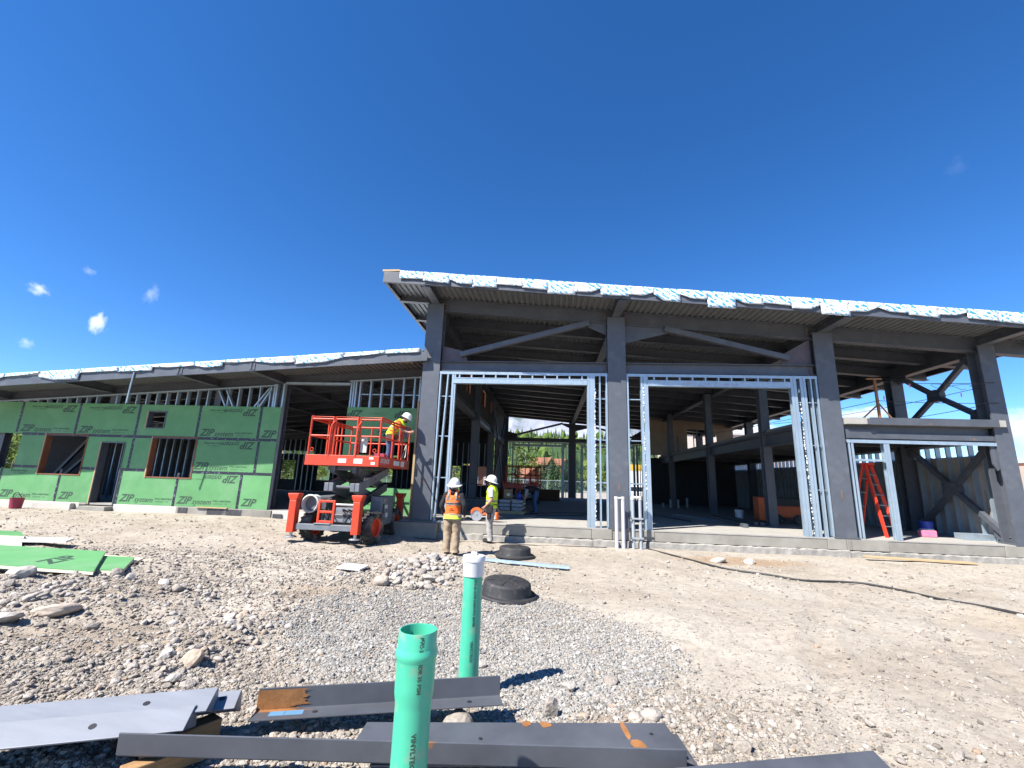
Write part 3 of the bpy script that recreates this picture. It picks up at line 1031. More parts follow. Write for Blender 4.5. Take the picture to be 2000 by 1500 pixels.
# --- stud framed door openings
STUD = MB().prof((0, 0, 0), (0, 0, 1), [(-.022, -.075), (.022, -.075), (.022, -.055), (-.016, -.069), (-.016, .069), (.022, .055), (.022, .075), (-.022, .075)], up=(0, 1, 0)).mesh('stud', M['galv'])
def stud(parent, x, z0, z1, y=.095, w=1.0, x1=None, d=1.0):
    o = link('stud', STUD, parent, (x, y, z0), None, (w, d, 1))
    L = z1 - z0
    if x1 is not None:
        ang = math.atan2(x - x1, L) if 0 else math.atan2(x1 - x, L)
        o.rotation_euler = (0, ang, 0)
        L = math.hypot(L, x1 - x)
    o.scale = (w, d, L)
    return o
def door_frame(xa, xb, oa, ob, lefts, rights):
    f = MB().bb(xa, xb, .015, .175, 4.685, 4.735).bb(xa, xb, .012, .02, 4.645, 4.735).build('door_frame', M['galv'], hall)
    MB().bb(oa, ob, .008, .18, 4.345, 4.535).bb(oa, ob, .0, .008, 4.345, 4.37).bb(oa, ob, .0, .008, 4.51, 4.535).build('header', M['galv'], f)
    n = int((ob - oa) / .41)
    for i in range(n + 1):
        stud(f, oa + .2 + i * (ob - oa - .36) / n, 4.536, 4.684)
    for x, w, x1 in lefts + rights:
        stud(f, x, .004, 4.684, w=w, x1=x1)
    MB().bb(xa, oa, .02, .17, .001, .006).bb(ob, xb, .02, .17, .001, .006).build('bottom_track', M['galv'], f)
    for z in (1.3, 2.6, 3.9):
        MB().bb(xa, oa - .05, .08, .1, z, z + .03).bb(ob + .22, xb, .08, .1, z, z + .03).build('bridging', M['galv'], f)
    return f
f1 = door_frame(-3.58, 1.86, -3.12, 1.22, [(-3.55, 1, None), (-3.45, 1, -3.30), (-3.13, 1.6, None), (-3.06, 1.0, None)], [(1.26, 1.8, None), (1.35, 2.0, None), (1.43, 1.6, None), (1.62, 1, None), (1.83, 1.2, None)])
f2 = door_frame(2.46, 8.21, 3.12, 7.42, [(2.49, 1.2, None), (2.93, 1.6, None), (3.02, 1.8, None), (3.09, 1.4, None)], [(7.46, 1.8, None), (7.55, 2.0, None), (7.74, 2.0, None), (7.83, 1.6, None), (8.02, 1, None), (8.18, 1.2, None)])
for f in (f1, f2):
    g = copy_tree(f, hall)
    g.location.y = YR - .2
# crumbs of spray foam squeezed out between the jamb studs
def foam_line(x, y, z0, z1, parent, seed):
    mb = MB()
    r = random.Random(seed)
    z = z0
    while z < z1:
        if r.random() < .72:
            s = r.uniform(.012, .038)
            mb.ball((x + r.uniform(-.014, .014), y, z), (s * .7, .012, s), 6, 4)
        z += r.uniform(.03, .11)
    return mb.build('foam_bead', M['white'], parent)
foam_line(1.47, .018, .1, 4.3, f1, 1)
foam_line(2.975, .016, .1, 4.3, f2, 2)
foam_line(7.65, .016, .1, 4.3, f2, 3)
# red marker scrawl on the second header
mb = MB()
r = random.Random(4)
xx = 4.2
while xx < 5.9:
    h = r.uniform(.03, .07)
    pts = [(xx + r.uniform(-.02, .06), -.0015, 4.43 + r.uniform(-h, h) * .8) for _ in range(4)]
    mb.tube(pts, .004, 4)
    xx += r.uniform(.07, .22)
mb.build('marker_scrawl', M['pink'], f2)

# --- mezzanine in the right bay
mez = MB().bb(8.84, 13.2, -.10, .4495, 3.27, 3.46).bb(8.16, 13.2, .45, 19.3, 3.27, 3.46).build('mezzanine', M['concrete'], hall)
MB().prof((8.15, .45, 3.262), (8.15, 19.3, 3.262), ipoly(.25, .44, .022, .016)).build('edge_beam', M['steel'], mez)
MB().bb(8.02, 8.155, .45, 19.3, 3.27, 3.34).build('edge_angle', M['steel'], mez)
MB().prof((8.81, .20, 3.26), (12.94, .20, 3.26), ipoly(.26, .44, .022, .016)).build('front_beam', M['steel'], mez)
MB().bb(9.5, 13.0, -.125, -.10, 3.26, 3.47).bb(9.42, 9.52, -.14, .02, 3.26, 3.43).build('pour_stop', M['steel_near'], mez)
MB().bb(8.86, 9.75, .028, .05, 2.86, 3.12).bb(9.75, 12.93, .028, .05, 2.86, 3.02).build('closure_plate', M['steel_near'], mez)
for y in (3.6, 6.4, 9.4, 12.8, 16.4):
    MB().prof((8.28, y, 3.26), (13.0, y, 3.26), ipoly(.2, .3, .02, .016)).build('floor_beam', M['steel'], mez)
MB().prof((13.17, .45, 3.26), (13.17, 25.8, 3.26), ipoly(.22, .36, .022, .016)).build('side_beam', M['steel'], mez)
# cable guard along the slab edge
gp = MB().bb(9.93, 9.99, .12, .18, 3.46, 4.68).bb(9.72, 10.16, .12, .17, 4.68, 4.72).tube([(9.96, .15, 3.98), (10.32, .15, 3.47)], .022, 6).tube([(9.96, .16, 3.9), (9.7, .6, 3.47)], .022, 6)
gp.build('guard_post', M['steel_rust'], mez)
def wire(pts, r=.009):
    return MB().tube(pts, r, 5).build('guard_wire', M['cord'], mez)
def sag(p, q, s, n=8):
    p, q = Vector(p), Vector(q)
    return [p.lerp(q, i / n) - Vector((0, 0, s * 4 * (i / n) * (1 - i / n))) for i in range(n + 1)]
wire(sag((9.96, .11, 4.62), (13.2, -.02, 4.60), .05))
wire(sag((9.96, .11, 4.02), (13.2, -.02, 3.98), .03))
wire(sag((9.96, .2, 4.62), (8.2, 9.3, 4.5), .05))
wire(sag((9.96, .2, 4.02), (8.2, 9.3, 3.95), .05))
wire(sag((13.0, .3, 4.5), (9.2, 6.0, 4.0), .15))
wire(sag((13.0, .3, 3.95), (9.6, 5.5, 3.5), .1))
wire([(12.1 + .5 * math.cos(a) + .12 * math.sin(3 * a), .12, 4.48 + .09 * math.sin(2 * a)) for a in np.linspace(0, 6, 20)], .007)
for x, y, z in ((10.9, .1, 4.56), (12.3, .1, 4.3), (10.4, .5, 4.25), (9.4, 3, 4.5)):
    MB().bb(x, x + .035, y, y + .004, z - .12, z).build('flag', M['pink'], mez)
# --- X braces on the right side
def xbrace(y0, y1, z0, z1, hub):
    xx = 13.17
    hy, hz = hub
    mb = MB()
    sec = [(-.07, -.07), (.07, -.07), (.07, .07), (-.07, .07)]
    for (ya, za) in ((y0, z0), (y1, z0), (y0, z1), (y1, z1)):
        mb.prof((xx + .004 * (ya > hy) + .008 * (za > hz), ya, za), (xx + .004 * (ya > hy) + .008 * (za > hz), hy, hz), sec, up=(1, 0, 0))
    mb.prof((xx - .085, hy, hz), (xx + .10, hy, hz), [(.28 * math.cos(a), .22 * math.sin(a)) for a in np.linspace(.4, .4 + 2 * math.pi, 9)[:-1]])
    for (ya, za) in ((y0, z0), (y1, z0), (y0, z1), (y1, z1)):
        mb.prof((xx - .012, ya * .9 + hy * .1, za * .9 + hz * .1), (xx + .012, ya * .9 + hy * .1, za * .9 + hz * .1), [(.34 * math.cos(a), .26 * math.sin(a)) for a in np.linspace(.4, .4 + 2 * math.pi, 7)[:-1]])
    mb.build('cross_brace', M['steel'], hall)
xbrace(.45, 3.55, 3.6, 5.65, (2.0, 4.58))
xbrace(.4, 3.5, .12, 2.9, (1.94, 1.5))
# --- side stud wall with grey sheathing
for k in range(8):
    y = .44 + k * 2.44
    MB().bb(13.42, 13.435, y, y + 2.436, .02, 2.53 + .02 * (k % 2)).build('sheathing_board', M['gypsum'], hall)
sw = MB().bb(13.27, 13.42, .44, 19.9, .001, .03).bb(13.27, 13.42, .44, 19.9, 2.86, 2.9).build('stud_wall', M['galv'], hall)
STUDX = MB().prof((0, 0, 0), (0, 0, 1), [(-.022, -.075), (.022, -.075), (.022, -.055), (-.016, -.069), (-.016, .069), (.022, .055), (.022, .075), (-.022, .075)], up=(1, 0, 0)).mesh('stud', M['galv'])
for k in range(48):
    link('stud', STUDX, sw, (13.345, .5 + k * .406, .031), None, (1, 1, 2.828))
# lettering on a board at the right
for (yy, zz, t, h) in ((1.2, .55, 'EXTERIOR SHEATHING', .09),):
    v, f = text_mb(t, h)
    MB().add([(13.4185, yy - a[2], zz + a[0]) for a in v], f).build('lettering', M['zip_print'], sw)
# upper tan wall with an opening at the far end of the mezzanine, dark wall beneath
def wall_cells(x0, x1, z0, z1, holes, y0, y1):
    xs_ = sorted({x0, x1, *[h[0] for h in holes], *[h[1] for h in holes]})
    zs_ = sorted({z0, z1, *[h[2] for h in holes], *[h[3] for h in holes]})
    mb = MB()
    for a, b in zip(xs_[:-1], xs_[1:]):
        for c, d in zip(zs_[:-1], zs_[1:]):
            if not any(h[0] - 1e-6 <= a and b <= h[1] + 1e-6 and h[2] - 1e-6 <= c and d <= h[3] + 1e-6 for h in holes):
                mb.bb(a, b, y0, y1, c, d)
    return mb
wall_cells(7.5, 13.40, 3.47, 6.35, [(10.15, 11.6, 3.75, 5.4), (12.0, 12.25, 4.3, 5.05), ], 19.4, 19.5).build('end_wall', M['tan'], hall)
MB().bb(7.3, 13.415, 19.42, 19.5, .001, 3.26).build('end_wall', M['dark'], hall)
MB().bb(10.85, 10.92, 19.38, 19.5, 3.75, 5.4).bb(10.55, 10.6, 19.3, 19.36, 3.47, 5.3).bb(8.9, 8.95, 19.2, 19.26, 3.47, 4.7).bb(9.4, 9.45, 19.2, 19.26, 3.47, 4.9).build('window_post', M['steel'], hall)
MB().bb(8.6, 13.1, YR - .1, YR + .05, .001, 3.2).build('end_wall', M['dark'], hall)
# stud frame for a door in the right bay
rf = MB().bb(8.84, 13.0, .015, .175, 2.765, 2.81).bb(8.84, 13.0, .008, .015, 2.72, 2.815).build('door_frame', M['galv'], hall)
for x, z1, w in ((8.9, 2.764, 1.2), (8.99, 2.764, 1.4), (9.9, 2.764, 1.6), (9.98, 2.764, 1.8)):
    stud(rf, x, .004, z1, w=w)
MB().bb(9.02, 9.87, .02, .17, 2.19, 2.25).build('header', M['galv'], rf)
gusset([(12.88, 2.02), (13.0, 2.12), (13.0, 2.76), (12.80, 2.76), (12.80, 2.2)], .06, 'steel', .05)

# --- clerestory wall over the wing's roof
def wall_cells_x(y0, y1, z0, z1f, holes, x0, x1):
    ys_ = sorted({y0, y1, *[h[0] for h in holes], *[h[1] for h in holes]})
    zs_ = sorted({z0, z1f, *[h[2] for h in holes], *[h[3] for h in holes]})
    mb = MB()
    for a, b in zip(ys_[:-1], ys_[1:]):
        for c, d in zip(zs_[:-1], zs_[1:]):
            if not any(h[0] - 1e-6 <= a and b <= h[1] + 1e-6 and h[2] - 1e-6 <= c and d <= h[3] + 1e-6 for h in holes):
                mb.bb(x0, x1, a, b, c, d)
    return mb
CH = [(6.7, 7.6, 5.45, 6.4), (9.9, 10.8, 5.65, 6.55), (11.9, 12.95, 5.65, 6.55), (15.7, 16.0, 5.8, 6.5), (16.5, 18.0, 5.75, 6.5)]
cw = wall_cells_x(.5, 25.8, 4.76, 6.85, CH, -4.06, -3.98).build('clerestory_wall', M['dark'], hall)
for h in CH:
    MB().bb(-4.1, -3.9, h[0] - .04, h[0], h[2], h[3]).bb(-4.1, -3.9, h[1], h[1] + .04, h[2], h[3]).bb(-4.1, -3.9, h[0], h[1], h[2] - .04, h[2]).bb(-4.1, -3.9, h[0], h[1], h[3], h[3] + .04).build('window_buck', M['osb'], cw)
MB().prof((-3.9, .45, 4.75), (-3.9, 25.8, 4.75), ipoly(.24, .36, .022, .016)).build('side_beam', M['steel'], hall)
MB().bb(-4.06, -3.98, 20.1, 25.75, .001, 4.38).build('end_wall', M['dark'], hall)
hss((-3.88, 16.8, .2), (-3.88, 25.5, 6.3), .1, .1)
hss((-3.8, 16.8, 6.3), (-3.8, 25.5, .2), .1, .1)

# ---------------------------------------------------------------- the low wing with green sheathing
wing = empty('low_wing', (0, 0, 0), 0, 'low unfinished building wing clad in green sheathing boards beside the hall', 'building')
WY = 1.53
WX0 = -28.0
MB().bb(WX0, -4.51, WY, 20, -.06, -.001).build('slab', M['concrete'], wing)
fs_ = [(WX0, -20.4, 0, 'chalk', -.01), (-20.39, -17.0, .0, 'chalk', -.01), (-16.99, -16.72, .02, 'stem', -.02), (-16.71, -15.66, .30, 'stem', -.10), (-15.65, -13.2, .0, 'chalk', -.012), (-13.19, -11.9, .02, 'stem', -.01), (-11.89, -9.62, .03, 'stem', -.012), (-9.61, -7.3, .0, 'chalk', -.02), (-7.29, -4.64, .01, 'chalk', -.012)]
for a, b, o, mt, zt in fs_:
    MB().bb(a, b, WY - .03 - o, WY + .3, -.75, zt).build('foundation_wall', M[mt], wing, bevel=.012)
MB().bb(-18.7, -17.15, WY - .20, WY - .035, -.36, -.03).build('foundation_form', M['chalk'], wing, bevel=.02)
for a, b, c, d in ((-13.1, -12.75, -.34, -.03), (-12.0, -10.7, -.34, -.03), (-16.95, -16.73, -.4, -.06), (-9.55, -9.2, -.4, -.12)):
    MB().bb(a, b, WY - .064, WY - .05, c, d).build('damp_proofing', M['damp'], wing)
MB().bb(-12.4, -11.25, WY - .11, WY - .02, -.012, .022).build('sill_board', M['lumber'], wing)

# --- frame
WC = [-25.5, -21.2, -16.85, -12.55, -9.98]
for x in WC:
    col_mb(Zl(x) - .02, .26, .26, .025, .02).build('column', M['steel'], wing, loc=(x, WY + .34, 0))
    z = Zl(x) - .006
    MB().prof((x, -.14, z), (x, 20.2, z), ipoly(.2, .26, .02, .015)).build('girder', M['steel'], wing)
z = Zl(-7.2) - .006
MB().prof((-7.2, WY + .5, z), (-7.2, 20.2, z), ipoly(.2, .26, .02, .015)).build('girder', M['steel'], wing)
for k in range(11):
    y = WY + .18 + k * 1.82
    MB().prof((WX0, y, Zl(WX0) - .003), (-4.25, y, Zl(-4.25) - .003), ipoly(.2, .30 if k == 0 else .24, .02, .014)).build('purlin', M['steel'], wing)
deck_mb(WX0, -4.24, -.16, 20.3, Zl, .185, .045).build('roof_deck', M['deck'], wing)
slab_roof(WX0, -4.24, -.15, 20.3, Zl, .05, .17).build('roof_insulation', M['white'], wing)
cuts = [WX0, -16.87, -12.57, -9.98, -4.0]
for a, b in zip(cuts[:-1], cuts[1:]):
    chan((a + .01, -.18, Zl(a) + .07), (b - .01, -.18, Zl(b) + .07), .08, .31, flip=-1).build('fascia', M['steel_near' if 0 else 'steel'], wing)
for x in (-16.87, -12.57, -9.98):
    for s in (-.10, .03):
        MB().bb(x + s, x + s + .07, -.198, -.182, Zl(x) - .2, Zl(x) + .02).build('splice_plate', M['steel'], wing)
x = WX0
k = 0
wd = [.14, .12, .30, .16, .13, .22, .26, .12, .34, .14, .18, .15, .24, .12, .20, .3]
while x < -4.5:
    w = random.uniform(.9, 1.7)
    flap(x, min(x + w + .02, -4.25), -.195, Zl, .18 + .006 * (k % 2), wd[k % 16], wing, 60 + k, 1.6)
    x += w
    k += 1
k = 0
x = WX0
while x < -4.6:                                        # loose second layer lying further back
    w = random.uniform(1.4, 2.6)
    flap(x, min(x + w, -4.3), .4, Zl, .29 + random.uniform(0, .03), random.uniform(.08, .14), wing, 160 + k, 2.2)
    x += w * 1.02
    k += 1
MB().bb(-9.4, -4.6, .28, .34, Zl(-9.4) + .19, Zl(-9.4) + .23).build('nailer', M['lumber'], wing)
MB().tube([(-14.2, -.21, 4.50), (-14.25, -.19, 3.98), (-14.3, -.15, 3.45)], .025, 6).build('hanging_rod', M['galv'], wing)

# --- openings and boards
OP = [(-26, -20.06, 1.12, 2.45), (-19.02, -17.27, .95, 2.47), (-16.68, -15.69, -.05, 2.22), (-14.67, -12.87, .965, 2.47), (-15.05, -14.3, 2.755, 3.42)]
HB = 1.22
rows = [
    [-25.38, -22.94, -20.50, -18.06, -15.62, -13.38, -10.95, -9.83],
    [-25.0, -22.6, -20.06, -17.9, -15.42, -12.98, -10.5, -9.83],
    [-25.2, -22.76, -20.32, -17.89, -15.42, -12.98, -10.58, -9.83]]
V1 = text_mb('ZIP', .36, .32, .012)
V2 = text_mb('system', .26, .30, .004)
V3 = text_mb('WALL SHEATHING', .08, 0, .003)
V4 = text_mb('EXPOSURE 1  7/16', .062, 0, 0)
def prints(board, x0, x1, z0, z1, flip, wide=True):
    """the maker's print: lower left upright, upper right upside down"""
    def put(vf, ox, oz, s=1, inv=False):
        v, f = vf
        sg = -1 if inv else 1
        mxx = max(a[0] for a in v)
        xa, xb = sorted((ox, ox + sg * mxx))
        za, zb = (oz - .25, oz) if inv else (oz, oz + .25)
        if xa < x0 or xb > x1 + (.4 if wide < 0 else 0) or any(h[0] < xb and h[1] > xa and h[2] < zb and h[3] > za for h in OP): return
        mb.add([(ox + sg * a[0] * s, WY - .0045, oz + sg * a[2] * s) for a in v], f)
    mb = MB()
    w = x1 - x0
    if not flip or wide:
        put(V1, x0 + .13, z0 + .10)
        put(V2, x0 + .70, z0 + .10)
    if wide and w > 1.9:
        put(V1, x1 - .14, z1 - .10, 1, True)
        put(V2, x1 - .72, z1 - .10, 1, True)
        put(V3, x0 + 1.5, z0 + .20)
        put(V4, x0 + 1.55, z0 + .11)
        put(V3, x0 + 1.05, z1 - .14, 1, True)
        put(V4, x0 + 1.0, z1 - .23, 1, True)
    if mb.v:
        mb.build('lettering', M['zip_print'], board)
for r, xsr in enumerate(rows):
    z0, z1 = r * HB, (r + 1) * HB
    for a, b in zip(xsr[:-1], xsr[1:]):
        hs = [(max(a, h[0]), min(b, h[1]), max(z0, h[2]), min(z1, h[3])) for h in OP if h[0] < b and h[1] > a and h[2] < z1 and h[3] > z0]
        area = sum((h[1] - h[0]) * (h[3] - h[2]) for h in hs)
        mb = wall_cells(a + .002, b - .002, z0 + .002, z1 - .002, [(max(h[0], a + .002), min(h[1], b - .002), max(h[2], z0 + .002), min(h[3], z1 - .002)) for h in hs], WY - .003, WY + .012)
        if not mb.v: continue
        o = mb.build('sheathing_board', M['zip'], wing)
        if a < -22: continue
        if area < .5:
            prints(o, a, b, z0, z1, False)
        elif (a, r) == (-18.06, 0):
            prints(o, a, -16.7, z0, z1, False, False)
        elif (a, r) == (-15.62, 0):
            prints(o, a + .05, b, z0, z1, False, True)
        elif (a, r) == (-17.9, 1):
            prints(o, -17.2, -16.0, z0 + .12, z1, False, False)
# taped joints
def tape(x0, x1, z0, z1):
    MB().bb(x0, x1, WY - .007, WY - .0035, z0, z1).build('seam_tape', M['tape'], wing)
tw = .05
for r, xsr in enumerate(rows):
    z0, z1 = r * HB, (r + 1) * HB
    for x in xsr[1:-1]:
        if x < -22: continue
        if any(h[0] - .02 < x < h[1] + .02 and h[2] <= z0 + .1 and h[3] >= z1 - .3 for h in OP): continue
        if r == 1 and abs(x + 15.42) > .1 and abs(x + 10.5) > .1: continue
        tape(x - tw, x + tw, z0 + (tw if r else 0), z1 - (tw if r < 2 else 0))
for a, b in ((-20.06, -19.02), (-17.27, -16.7), (-15.66, -14.7), (-12.85, -9.84)):
    tape(a, b, HB - tw, HB + tw)
for a, b in ((-20.05, -9.84),):
    tape(a, b, 2 * HB - tw, 2 * HB + tw)
# window bucks
def buck(h, d=.2, m='osb'):
    x0, x1, z0, z1 = h
    y0, y1 = WY - .02, WY + d
    mb = MB().bb(x0, x0 + .04, y0, y1, z0, z1).bb(x1 - .04, x1, y0, y1, z0, z1).bb(x0 + .041, x1 - .041, y0, y1, z1 - .04, z1)
    if z0 > .2: mb.bb(x0 + .041, x1 - .041, y0, y1, z0, z0 + .04)
    f = mb.build('window_buck' if z0 > .2 else 'door_buck', M[m], wing)
    MB().bb(x0 - .022, x0 + .018, y0 - .012, y0 - .002, z0, z1).build('edge_strip', M['lumber'], f)
buck(OP[1]); buck(OP[3]); buck(OP[4], .2, 'steel_near'); buck(OP[2], .26, 'steel_near')
# right hand piece of the clad wall
RH = [(-6.93, -4.82, .9, 2.5)]
for a, b, c, d in ((-7.3, -4.72, 2.5, 3.72), (-7.3, -6.93, .9, 2.497), (-7.3, -4.72, 0, .897)):
    o = MB().bb(a, b, WY - .003, WY + .012, c + .002, d).build('sheathing_board', M['zip'], wing)
    if c == 2.5:
        mb = MB()
        for vf, ox, oz, inv in ((V1, -6.72, 3.60, 1), (V4, -6.0, 3.52, 1), (V1, -4.95, 3.60, 1), (V1, -6.15, 2.62, 0), (V2, -5.6, 2.62, 0), (V3, -5.0, 2.7, 1), (V4, -5.5, 3.5, 0)):
            sg = -1 if inv else 1
            mb.add([(ox + sg * v[0], WY - .0045, oz + sg * v[2]) for v in vf[0] if True], vf[1])
        mb.build('lettering', M['zip_print'], o)
    elif c == .9:
        mb = MB().add([(-7.25 + v[0] * .6, WY - .0045, 1.7 + v[2]) for v in V1[0]], V1[1])
        mb.build('lettering', M['zip_print'], o)
    else:
        mb = MB().add([(-6.3 + v[0], WY - .0045, .3 + v[2]) for v in V3[0]], V3[1]).add([(-5.6 + v[0], WY - .0045, .12 + v[2]) for v in V4[0]], V4[1])
        mb.build('lettering', M['zip_print'], o)
MB().bb(-4.70, -4.63, WY - .06, WY + .05, -.02, 3.98).build('corner_post', M['lumber'], wing)
MB().bb(-4.61, -4.56, WY - .05, WY + .05, -.02, 3.98).build('corner_post', M['galv'], wing)
# studs
wt = MB()
for a, b in ((WX0, -10.1), (-7.35, -4.62)):
    za, zb = Zl(a) - .33, Zl(b) - .33
    vs = [(a, WY + .02, za - .05), (b, WY + .02, zb - .05), (b, WY + .18, zb - .05), (a, WY + .18, za - .05), (a, WY + .02, za), (b, WY + .02, zb), (b, WY + .18, zb), (a, WY + .18, za)]
    wt.add(vs, [(3, 2, 1, 0), (4, 5, 6, 7), (0, 1, 5, 4), (1, 2, 6, 5), (2, 3, 7, 6), (3, 0, 4, 7)])
wsf = wt.build('stud_wall', M['galv'], wing)
x = -23.9
while x < -10:
    ztop = Zl(x) - .385
    z0 = 0.003
    for h in OP:
        if h[0] - .03 < x < h[1] + .03: z0 = max(z0, h[3] + .02)
    if min(abs(x - c) for c in WC) > .2:
        stud(wsf, x, z0, ztop, WY + .1)
    x += .41
x = -7.26
for x in (-7.26, -7.17, -7.08, -6.92, -6.52, -6.11, -5.70, -5.29, -4.88, -4.68):
    stud(wsf, x, .003 if x < -6.9 or x > -4.8 else 2.53, Zl(x) - .385, WY + .1, 1.3)
for x in (-10.22, -10.14, -9.86):
    stud(wsf, x, .003, Zl(x) - .3, WY + .1, 1.4)
for x0, x1 in ((-12.4, -12.05), (-12.1, -11.75), (-10.9, -10.4), (-10.7, -10.3)):
    stud(wsf, x0 if x0 > -11 else x1, 3.66, Zl(x1) - .45, WY + .06, 1.0, x1 if x0 > -11 else x0)
for z in (4.2,):
    MB().bb(-6.95, -4.7, WY + .09, WY + .1, z, z + .035).build('bridging', M['galv'], wsf)
MB().bb(-9.8, -7.3, WY + .0, WY + .18, Zl(-8.5) - .42, Zl(-8.5) - .34).build('lintel_track', M['galv'], wing)
# interior: dark partition, open studs, rear wall with windows
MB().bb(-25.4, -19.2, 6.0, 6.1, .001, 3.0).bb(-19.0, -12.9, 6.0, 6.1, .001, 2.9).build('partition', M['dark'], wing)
pw = MB().bb(-19, -13.6, 3.9, 4.0, .001, .03).bb(-19, -13.6, 3.9, 4.0, 3.2, 3.23).build('stud_wall', M['galv'], wing)
x = -18.9
while x < -13.6:
    stud(pw, x, .031, 3.19, 3.95, 1, None, .65)
    x += .33
for p, q in (((-22.5, 5, .3), (-19.5, 5, 3.3)), ((-20.5, 5, 3.3), (-22.8, 5, .4))):
    MB().prof(p, q, [(-.06, -.06), (.06, -.06), (.06, .06), (-.06, .06)]).build('brace', M['steel'], wing)
RW = [(-20.9, -19.8, .85, 2.32), (-17.95, -16.9, .85, 2.3), (-13.1, -11.9, .85, 2.4), (-7.25, -6.6, .2, 2.25), (-5.38, -4.5, .86, 2.27), (-21.8, -18.4, 2.8, 3.05), (-15.5, -11.0, 2.75, 2.9), (-6.5, -5.6, 2.32, 2.45), (-4.4, -4.25, 2.3, 2.4)]
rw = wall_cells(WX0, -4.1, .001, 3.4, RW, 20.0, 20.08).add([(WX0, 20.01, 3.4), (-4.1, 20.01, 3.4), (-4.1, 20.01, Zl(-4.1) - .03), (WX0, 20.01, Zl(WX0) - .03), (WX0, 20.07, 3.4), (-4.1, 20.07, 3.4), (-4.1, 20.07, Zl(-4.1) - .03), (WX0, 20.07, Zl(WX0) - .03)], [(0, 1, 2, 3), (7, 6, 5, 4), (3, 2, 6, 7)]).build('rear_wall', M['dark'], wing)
x = -22
while x < -4.2:
    z0 = .003
    for h in RW[:5]:
        if h[0] - .03 < x < h[1] + .03: z0 = h[3] + .02
    stud(rw, x, z0, 4.0, 19.9)
    x += .42
# ---------------------------------------------------------------- scissor lift
def smoothpath(pts, sub=6):
    pts = [Vector(p) for p in pts]
    out = []
    n = len(pts)
    for i in range(n - 1):
        p0, p1, p2, p3 = pts[max(i - 1, 0)], pts[i], pts[i + 1], pts[min(i + 2, n - 1)]
        for k in range(sub):
            t = k / sub
            out.append(.5 * ((2 * p1) + (-p0 + p2) * t + (2 * p0 - 5 * p1 + 4 * p2 - p3) * t * t + (-p0 + 3 * p1 - 3 * p2 + p3) * t ** 3))
    out.append(pts[-1])
    return out

def wheel_meshes():
    RX = Matrix.Rotation(rad(90), 3, 'Y')
    r, w = .40, .15
    t = MB().lathe([(.24, -w * .8), (.30, -w), (.36, -w), (.385, -w * .85), (.388, 0), (.385, w * .85), (.36, w), (.30, w), (.24, w * .8)], 28, R=RX)
    for k in range(18):                       # chevron lugs
        for s in (-1, 1):
            a = 2 * math.pi * (k + .25 * s) / 18
            R = Matrix.Rotation(a, 3, 'X') @ Matrix.Rotation(rad(32) * s, 3, 'Z')
            c = Matrix.Rotation(a, 3, 'X') @ Vector((s * .075, 0, .39))
            t.obox(c, (.15, .05, .045), R)
    rim = MB().lathe([(.0, .02), (.05, .045), (.09, .03), (.20, .035), (.21, .10), (.245, .125), (.245, -.125), (.21, -.1), (.2, -.03), (0, -.02)], 24, R=RX)
    for k in range(8):
        a = 2 * math.pi * k / 8
        rim.obox((.05, .14 * math.cos(a), .14 * math.sin(a)), (.03, .025, .025))
    return t.mesh('wheel', M['rubber'], True), rim.mesh('rim', M['red'])
TYRE, RIM = wheel_meshes()
for m_ in (TYRE, RIM):
    m_.set_sharp_from_angle(angle=rad(35))

def rail_mb(pts, r=.026):
    return MB().tube(pts, r, 8)

